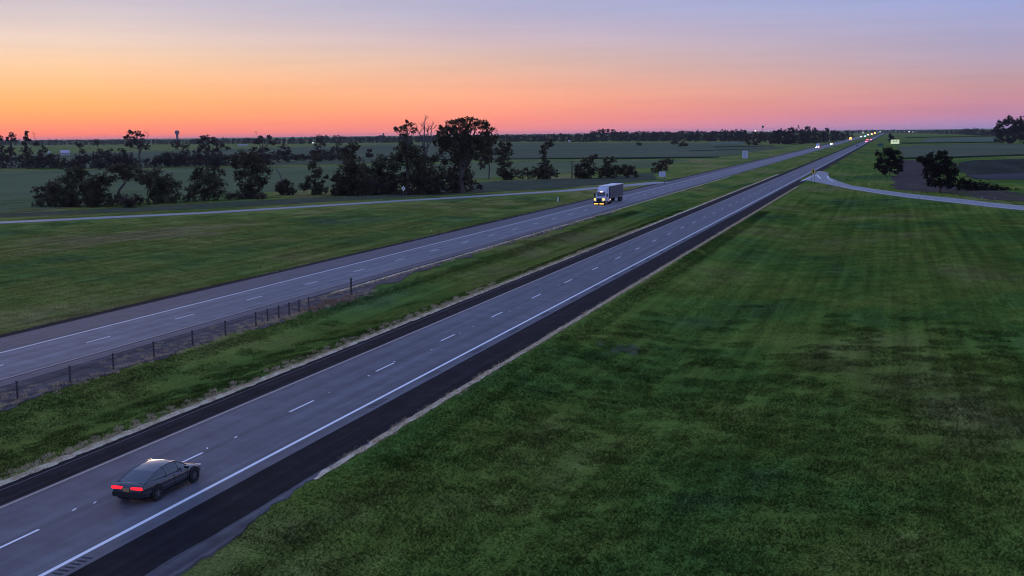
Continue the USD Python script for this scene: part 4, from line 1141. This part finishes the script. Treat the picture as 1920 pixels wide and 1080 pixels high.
# ------------------------------------------------------------------ the dark sedan
def loft(sections, close=True):
    """sections: list of (n,3) closed rings"""
    n_ = len(sections[0])
    v = np.concatenate(sections)
    f = []
    for i in range(len(sections) - 1):
        for k in range(n_):
            a, b = i * n_ + k, i * n_ + (k + 1) % n_
            f.append((a, b, b + n_, a + n_))
    v = list(v)
    tri = []
    for q in f:
        tri += [(q[0], q[1], q[2]), (q[0], q[2], q[3])]
    for s, flip in ((0, True), (len(sections) - 1, False)):
        c = np.mean(sections[s], 0)
        v.append(c)
        for k in range(n_):
            a, b = s * n_ + k, s * n_ + (k + 1) % n_
            tri.append((b, a, len(v) - 1) if flip else (a, b, len(v) - 1))
    m = trimesh.Trimesh(np.array(v), np.array(tri), process=True)
    trimesh.repair.fix_normals(m)
    return m


def open_loft(rows):
    n_ = len(rows[0])
    v = np.concatenate(rows)
    f = []
    for i in range(len(rows) - 1):
        for k in range(n_ - 1):
            a = i * n_ + k
            f.append((a, a + 1, a + n_ + 1, a + n_))
    return v, np.array(f)


def wheel(parent, x, y, r=.33, w=.22, side=1):
    t = obj('wheel', trimesh.creation.revolve(np.array([(r * .62, -w / 2), (r * .93, -w / 2), (r, -w * .35), (r, w * .35), (r * .93, w / 2), (r * .62, w / 2), (r * .62, -w / 2)]), sections=22).apply_transform(
        trimesh.transformations.rotation_matrix(math.pi / 2, [0, 1, 0])).apply_translation([x, y, r]), 'rubber', parent, 40)
    sp = [cyl(r * .63, w * .5, (x, y, r), 'x', 20)]
    for k in range(5):
        a = 2 * math.pi * k / 5
        b = box(w * .2, r * .12, r * .5, (0, 0, r * .32))
        b.apply_transform(trimesh.transformations.rotation_matrix(a, [1, 0, 0]))
        b.apply_translation([x + side * w * .33, y, r])
        sp.append(b)
    obj('rim', cat_(sp), 'rim', t)


def sedan(label, loc, rz):
    t = thing('sedan', label, 'car', loc, rz)
    L = 4.85
    S = np.array([0, .02, .06, .14, .22, .32, .45, .6, .72, .82, .9, .96, 1.0])
    yv = (S - .5) * L
    zt = np.interp(S, [0, .02, .06, .16, .3, .5, .7, .84, .94, 1], [.74, .88, .94, .96, .93, .90, .88, .81, .70, .54])
    zb = np.interp(S, [0, .05, .15, .85, .95, 1], [.42, .28, .20, .20, .24, .36])
    w = np.interp(S, [0, .03, .12, .3, .6, .85, .95, 1], [.70, .80, .89, .925, .925, .89, .80, .62])
    rings = []
    for y, a, b, c in zip(yv, zt, zb, w):
        h = a - b
        half = [(0, b), (c * .80, b), (c * .95, b + .10 * h), (c, b + .40 * h), (c * .985, b + .66 * h), (c * .94, b + .88 * h), (c * .85, a - .01), (c * .45, a + .015), (0, a + .02)]
        ring = [(x_, y, z_) for x_, z_ in half] + [(-x_, y, z_) for x_, z_ in half[-2:0:-1]]
        rings.append(np.array(ring))
    obj('body', loft(rings), 'car_paint', t, 35)
    # greenhouse: centre-line height, belt, widths along the car
    cs = np.array([.06, .15, .26, .38, .50, .575, .66, .765])
    zr = np.array([.945, 1.10, 1.25, 1.345, 1.365, 1.33, 1.15, .865])
    belt = np.interp(cs, S, zt) - .005
    wb = np.interp(cs, [.06, .3, .6, .765], [.72, .82, .82, .74])
    wt = np.interp(cs, [.06, .3, .45, .6, .765], [.70, .60, .57, .60, .70])
    y_ = (cs - .5) * L

    def row(k, us):
        return np.array([(u * wt[k], y_[k], zr[k] - .03 * u * u) for u in us])
    us = np.linspace(-1, 1, 7)
    obj('rear_window', open_loft([row(k, us) for k in (0, 1, 2)]), 'car_glass', t, True)
    obj('roof', open_loft([row(k, us) for k in (2, 3, 4, 5)]), 'car_paint', t, True)
    obj('windscreen', open_loft([row(k, us) for k in (5, 6, 7)]), 'car_glass', t, True)
    for s in (-1, 1):
        rows = [np.array([(s * wb[k], y_[k], belt[k]), (s * (wb[k] * .55 + wt[k] * .45 + .02), y_[k], belt[k] + (zr[k] - .03 - belt[k]) * .55), (s * wt[k], y_[k], zr[k] - .03)]) for k in range(8)]
        obj('side_window', open_loft(rows if s > 0 else [r_[::-1] for r_ in rows]), 'car_glass', t, True)
        pil = []
        for k0_, k1_ in ((3, 3), (5, 5)):
            a = np.array([s * (wb[k0_] + .012), y_[k0_], belt[k0_]])
            b = np.array([s * (wt[k1_] + .012), y_[k1_], zr[k1_] - .03])
            pil.append(tube([a, (a + b) / 2 + [s * .02, 0, 0], b], .035, 6))
        rail = [np.array([s * (wt[k] + .006), y_[k], zr[k] - .028]) for k in range(8)]
        pil.append(tube(rail, .028, 6))
        obj('pillar', cat_(pil), 'car_paint', t)
        obj('mirror', cbox(.20, .11, .13, (s * .99, .75, .95), .04), 'car_paint', t)
        for k, yy_ in enumerate((.28, -.72)):
            obj('door_handle', cbox(.03, .20, .03, (s * .925, yy_, .74), .01), 'chrome', t)
            obj('door_seam', box(.012, .016, .52, (s * .922, yy_ + .62, .60)), 'black_plastic', t)
        obj('tail_light', cbox(.56, .10, .12, (s * .50, -2.375, .78), .05), 'tail_red', t)
        obj('headlight', cbox(.34, .14, .10, (s * .58, 2.27, .58), .04), 'chrome', t)
        for yw in (-1.42, 1.46):
            obj('wheel_arch', cyl(.40, .10, (s * .885, yw, .36), 'x', 24), 'black_plastic', t)
            wheel(t, s * .845, yw, .335, .22, s)
        obj('sill', box(.05, 1.9, .07, (s * .90, .02, .235)), 'black_plastic', t)
    obj('number_plate', cbox(.32, .03, .16, (0, -2.44, .70), .01), 'plate_amber_glow', t)
    obj('rear_bumper', cbox(1.5, .16, .22, (0, -2.36, .48), .06), 'black_plastic', t)
    obj('underbody', box(1.45, 4.2, .06, (0, 0, .21)), 'black_plastic', t)
    obj('boot_seam', tube([(-.62, -2.12, .952), (.62, -2.12, .952)], .008, 4), 'black_plastic', t)
    return t


sedan('dark glossy sedan with red tail lights driving away in the near carriageway', (-31.75, 44.5, 0.0), 0.0)


# ------------------------------------------------------------------ the articulated truck (local +y is its front)
def semi(label, loc, rz, lights='headlight_amber', bar=True):
    t = thing('semi_truck', label, 'truck', loc, rz)
    obj('chassis', cat_([box(.9, 7.0, .3, (0, -1.2, .85)), box(.5, 13, .25, (0, -9.4, 1.15))]), 'black_plastic', t)
    hood = trimesh.convex.convex_hull(np.array([(s * x_, y, z) for s in (-1, 1) for x_, y, z in ((.95, 3.0, .75), (.80, 3.05, 1.5), (1.05, 1.4, .75), (1.0, 1.4, 1.85), (.72, 2.95, 1.62))]))
    obj('hood', hood, 'truck_white', t)
    obj('grille', cbox(1.05, .10, .85, (0, 3.05, 1.15), .05), 'black_plastic', t)
    obj('bumper', cbox(2.45, .35, .38, (0, 3.1, .52), .08), 'black_plastic', t)
    cab = trimesh.convex.convex_hull(np.array([(s * x_, y, z) for s in (-1, 1) for x_, y, z in ((1.15, 1.45, .8), (1.15, 1.45, 1.85), (1.0, .95, 2.75), (1.15, -1.6, .8), (1.15, -1.6, 2.8))]))
    obj('cab', cab, 'truck_white', t)
    fairing = trimesh.convex.convex_hull(np.array([(s * x_, y, z) for s in (-1, 1) for x_, y, z in ((1.0, .98, 2.76), (.85, .5, 3.3), (1.18, -1.6, 2.7), (1.15, -1.6, 3.95), (.95, -.5, 3.9))]))
    obj('roof_fairing', fairing, 'truck_white', t)
    ws = np.array([(-.96, 1.475, 1.95), (.96, 1.475, 1.95), (.86, 1.03, 2.70), (-.86, 1.03, 2.70)])
    obj('windscreen', (ws, np.array([(1, 0, 3, 2)])), 'car_glass', t)
    obj('marker_light', cbox(.62, .06, .20, (.0, .95, 2.92), .03), 'marker_pink', t)
    obj('sun_visor', cbox(1.9, .25, .07, (0, 1.1, 2.76), .02), 'black_plastic', t)
    for s in (-1, 1):
        obj('side_window', box(.02, .85, .62, (s * 1.165, .55, 2.15)), 'car_glass', t)
        obj('door', box(.02, 1.15, 1.5, (s * 1.158, .48, 1.55)), 'truck_white', t)
        obj('headlight', cbox(.40, .16, .42, (s * .98, 2.98, 1.30), .08), lights, t)
        if bar:
            obj('fog_light', cbox(.92, .10, .14, (s * .64, 3.30, .34), .04), lights, t)
        obj('mirror', cbox(.28, .12, .75, (s * 1.42, 1.35, 2.2), .04), 'black_plastic', t)
        obj('fender', cbox(.45, 1.3, .25, (s * 1.0, 2.1, 1.12), .1), 'truck_white', t)
        obj('fuel_tank', cyl(.33, 1.6, (s * 1.0, -.6, .72), 'y', 16), 'chrome', t)
        obj('exhaust_stack', cyl(.09, 2.4, (s * .95, -1.75, 2.6), n=10), 'chrome', t)
        obj('side_marker', cbox(.05, .18, .28, (s * 1.24, -2.3, 1.0), .02), 'marker_pink', t)
        wheel(t, s * .98, 2.1, .52, .3, s)
        for yw in (-2.6, -3.9, -13.2, -14.5):
            wheel(t, s * .92, yw, .52, .55, s)
        obj('mud_flap', box(.6, .03, .75, (s * .92, -15.2, .62)), 'black_plastic', t)
    obj('trailer_body', box(2.55, 13.6, 2.65, (0, -9.0, 2.62)), 'trailer_side', t)
    obj('trailer_roof', cbox(2.62, 13.7, .12, (0, -9.0, 4.02), .04), 'trailer_roof', t)
    obj('trailer_rail', cat_([box(.05, 13.6, .14, (s * 1.29, -9.0, 1.34)) for s in (-1, 1)]), 'steel', t)
    obj('trailer_rib', cat_([box(.04, .06, 2.4, (s * 1.29, -2.7 - k * .95, 2.65)) for s in (-1, 1) for k in range(14)]), 'steel', t)
    obj('tail_guard', box(2.3, .1, .12, (0, -15.7, .62)), 'steel', t)
    for s in (-1, 1):
        obj('landing_leg', box(.12, .12, .9, (s * .6, -4.8, .75)), 'steel', t)
    return t


semi('white nosed articulated truck with amber lights and a white trailer roof', (-61.75, 255.6, 0.0), math.pi)


# ------------------------------------------------------------------ traffic near the skyline
def y_on_lane(x_, px_):
    lo, hi = 300.0, 5000.0
    for _ in range(60):
        m_ = (lo + hi) / 2
        if pix((x_, m_, 0))[0] < px_:
            lo = m_
        else:
            hi = m_
    return (lo + hi) / 2


def small_vehicle(name, label, x_, px_, rz, front, size=(1.9, 4.7, 1.5), body='far_car', lamp_r=.22, cat='car', big=False, top=None, group=None, rear='tail_red_far'):
    y_ = y_on_lane(x_, px_)
    t = thing(name, label, cat, (x_, y_, 0.0), rz, group)
    w_, l_, h_ = size
    if big:
        obj('trailer', cbox(w_, l_ * .72, h_ - 1.0, (0, -l_ * .14, 1.0 + (h_ - 1.0) / 2), .08), body, t)
        obj('cab', trimesh.convex.convex_hull(np.array([(s * w_ * .48, y0, z) for s in (-1, 1) for y0, z in ((l_ * .24, .5), (l_ * .24, h_ * .8), (l_ * .32, h_ * .8), (l_ * .38, h_ * .5), (l_ * .5, h_ * .42), (l_ * .5, .5))])), 'truck_white' if top is None else top, t)
    else:
        obj('body', trimesh.convex.convex_hull(np.array([(s * a, y0, z) for s in (-1, 1) for a, y0, z in ((w_ * .46, -l_ / 2, .4), (w_ * .46, -l_ / 2, .85), (w_ * .5, 0, .3), (w_ * .5, 0, .9), (w_ * .46, l_ / 2, .4), (w_ * .44, l_ / 2, .7))])), body, t, 30)
        obj('cabin', trimesh.convex.convex_hull(np.array([(s * a, y0, z) for s in (-1, 1) for a, y0, z in ((w_ * .43, -l_ * .36, .88), (w_ * .34, -l_ * .22, h_), (w_ * .34, l_ * .05, h_), (w_ * .43, l_ * .22, .88))])), 'car_glass', t, 30)
    for s in (-1, 1):
        zc = .75 if not big else .95
        yl = l_ / 2 + .06
        obj('headlight', cyl(lamp_r, .12, (s * w_ * .38, yl, zc), 'y', 14), front, t)
        obj('tail_light', cyl(lamp_r * .9, .12, (s * w_ * .40, -yl + (.0 if not big else .0), zc), 'y', 14), rear, t)
        for yw in (-.3, .32):
            obj('wheel', cyl(.34 if not big else .5, .24, (s * w_ * .46, yw * l_, .34 if not big else .5), 'x', 14), 'rubber', t)
    return t


IN, OUT = math.pi, 0.0
XLO, XLI = XL - 1.83, XL + 1.83
XRO, XRI = XR + 1.83, XR - 1.83
small_vehicle('white_truck', 'white truck with bright white headlights coming on the far carriageway', XLO, 1533.5, IN, 'headlight_white', (2.5, 14, 3.9), 'truck_white', .30, 'truck', True)
small_vehicle('oncoming_car', 'car with greenish headlights behind the white truck', XLO, 1558.5, IN, 'headlight_green', lamp_r=.34)
v_ = small_vehicle('lit_truck', 'truck outlined with orange lamps on the far carriageway', XLO, 1595.0, IN, 'headlight_orange', (2.5, 16, 4.0), 'trailer_side', .30, 'truck', True, 'trailer_side')
obj('marker_light', box(1.9, .1, .45, (0, 8.1, 3.4)), 'marker_amber', v_)
obj('marker_light', box(1.6, .1, .30, (0, 8.1, 2.0)), 'marker_amber', v_)
small_vehicle('oncoming_car', 'nearest of the three headlit cars close together at the skyline', XLO, 1615.0, IN, 'headlight_white', lamp_r=.34)
small_vehicle('oncoming_car', 'middle one of the three headlit cars close together at the skyline', XLI, 1621.5, IN, 'headlight_green', lamp_r=.42)
small_vehicle('oncoming_car', 'farthest and yellowest of the three headlit cars at the skyline', XLO, 1627.5, IN, 'headlight_yellow', lamp_r=.5)
v_ = small_vehicle('lit_truck', 'orange lit truck at the far end of the oncoming traffic', XLI, 1634.5, IN, 'headlight_orange', (2.5, 16, 4.0), 'trailer_side', .5, 'truck', True, 'trailer_side')
obj('marker_light', cat_([box(2.2, .1, .5, (0, 8.1, 3.3))]), 'marker_amber', v_)
v_ = small_vehicle('lit_truck', 'second orange lit truck at the far end just right of the other', XLI, 1640.5, IN, 'headlight_orange', (2.5, 16, 4.0), 'trailer_side', .5, 'truck', True, 'trailer_side')
obj('marker_light', cat_([box(2.2, .1, .7, (0, 8.1, 3.2))]), 'marker_amber', v_)
small_vehicle('departing_car', 'red lit car leaving on the near carriageway', XRO, 1624.0, OUT, 'chrome', lamp_r=.5)
small_vehicle('departing_car', 'red lit car in the inner lane beside the other red lit car', XRI, 1626.5, OUT, 'chrome', lamp_r=.42)
small_vehicle('departing_car', 'smaller red lit car farther off on the near carriageway', XRO, 1633.0, OUT, 'chrome', lamp_r=.42)
small_vehicle('dark_car', 'dark car without visible lights on the near carriageway before the red lit cars', XRO, 1607.5, OUT, 'chrome', lamp_r=.15, rear='reflector_red')

# ------------------------------------------------------------------ evening haze
M['haze'] = usdkit.material(stage, '/World/Looks/haze', {'v': ('principled_volume', {'color': (.90, .84, .86), 'density': HAZE})}, [], volume='v.volume')
bb_ = UsdGeom.BBoxCache(Usd.TimeCode.Default(), ['default'])
tall_ = max([bb_.ComputeWorldBound(p_).ComputeAlignedRange().GetMax()[2] for p_ in stage.GetPrimAtPath('/World').GetChildren() if p_.IsA(UsdGeom.Xform) or p_.IsA(UsdGeom.Mesh)] + [CAMH])
lo_, hi_ = np.array([gx[0] - 200, gy[0] - 200, -3.0]), np.array([gx[-1] + 200, gy[-1] + 200, tall_ + 1.5])
hb_ = trimesh.creation.box(hi_ - lo_)
hb_.apply_translation((lo_ + hi_) / 2)
tag(obj('haze', hb_, 'haze'), 'thin evening haze over the plain', 'haze', kind='stuff')
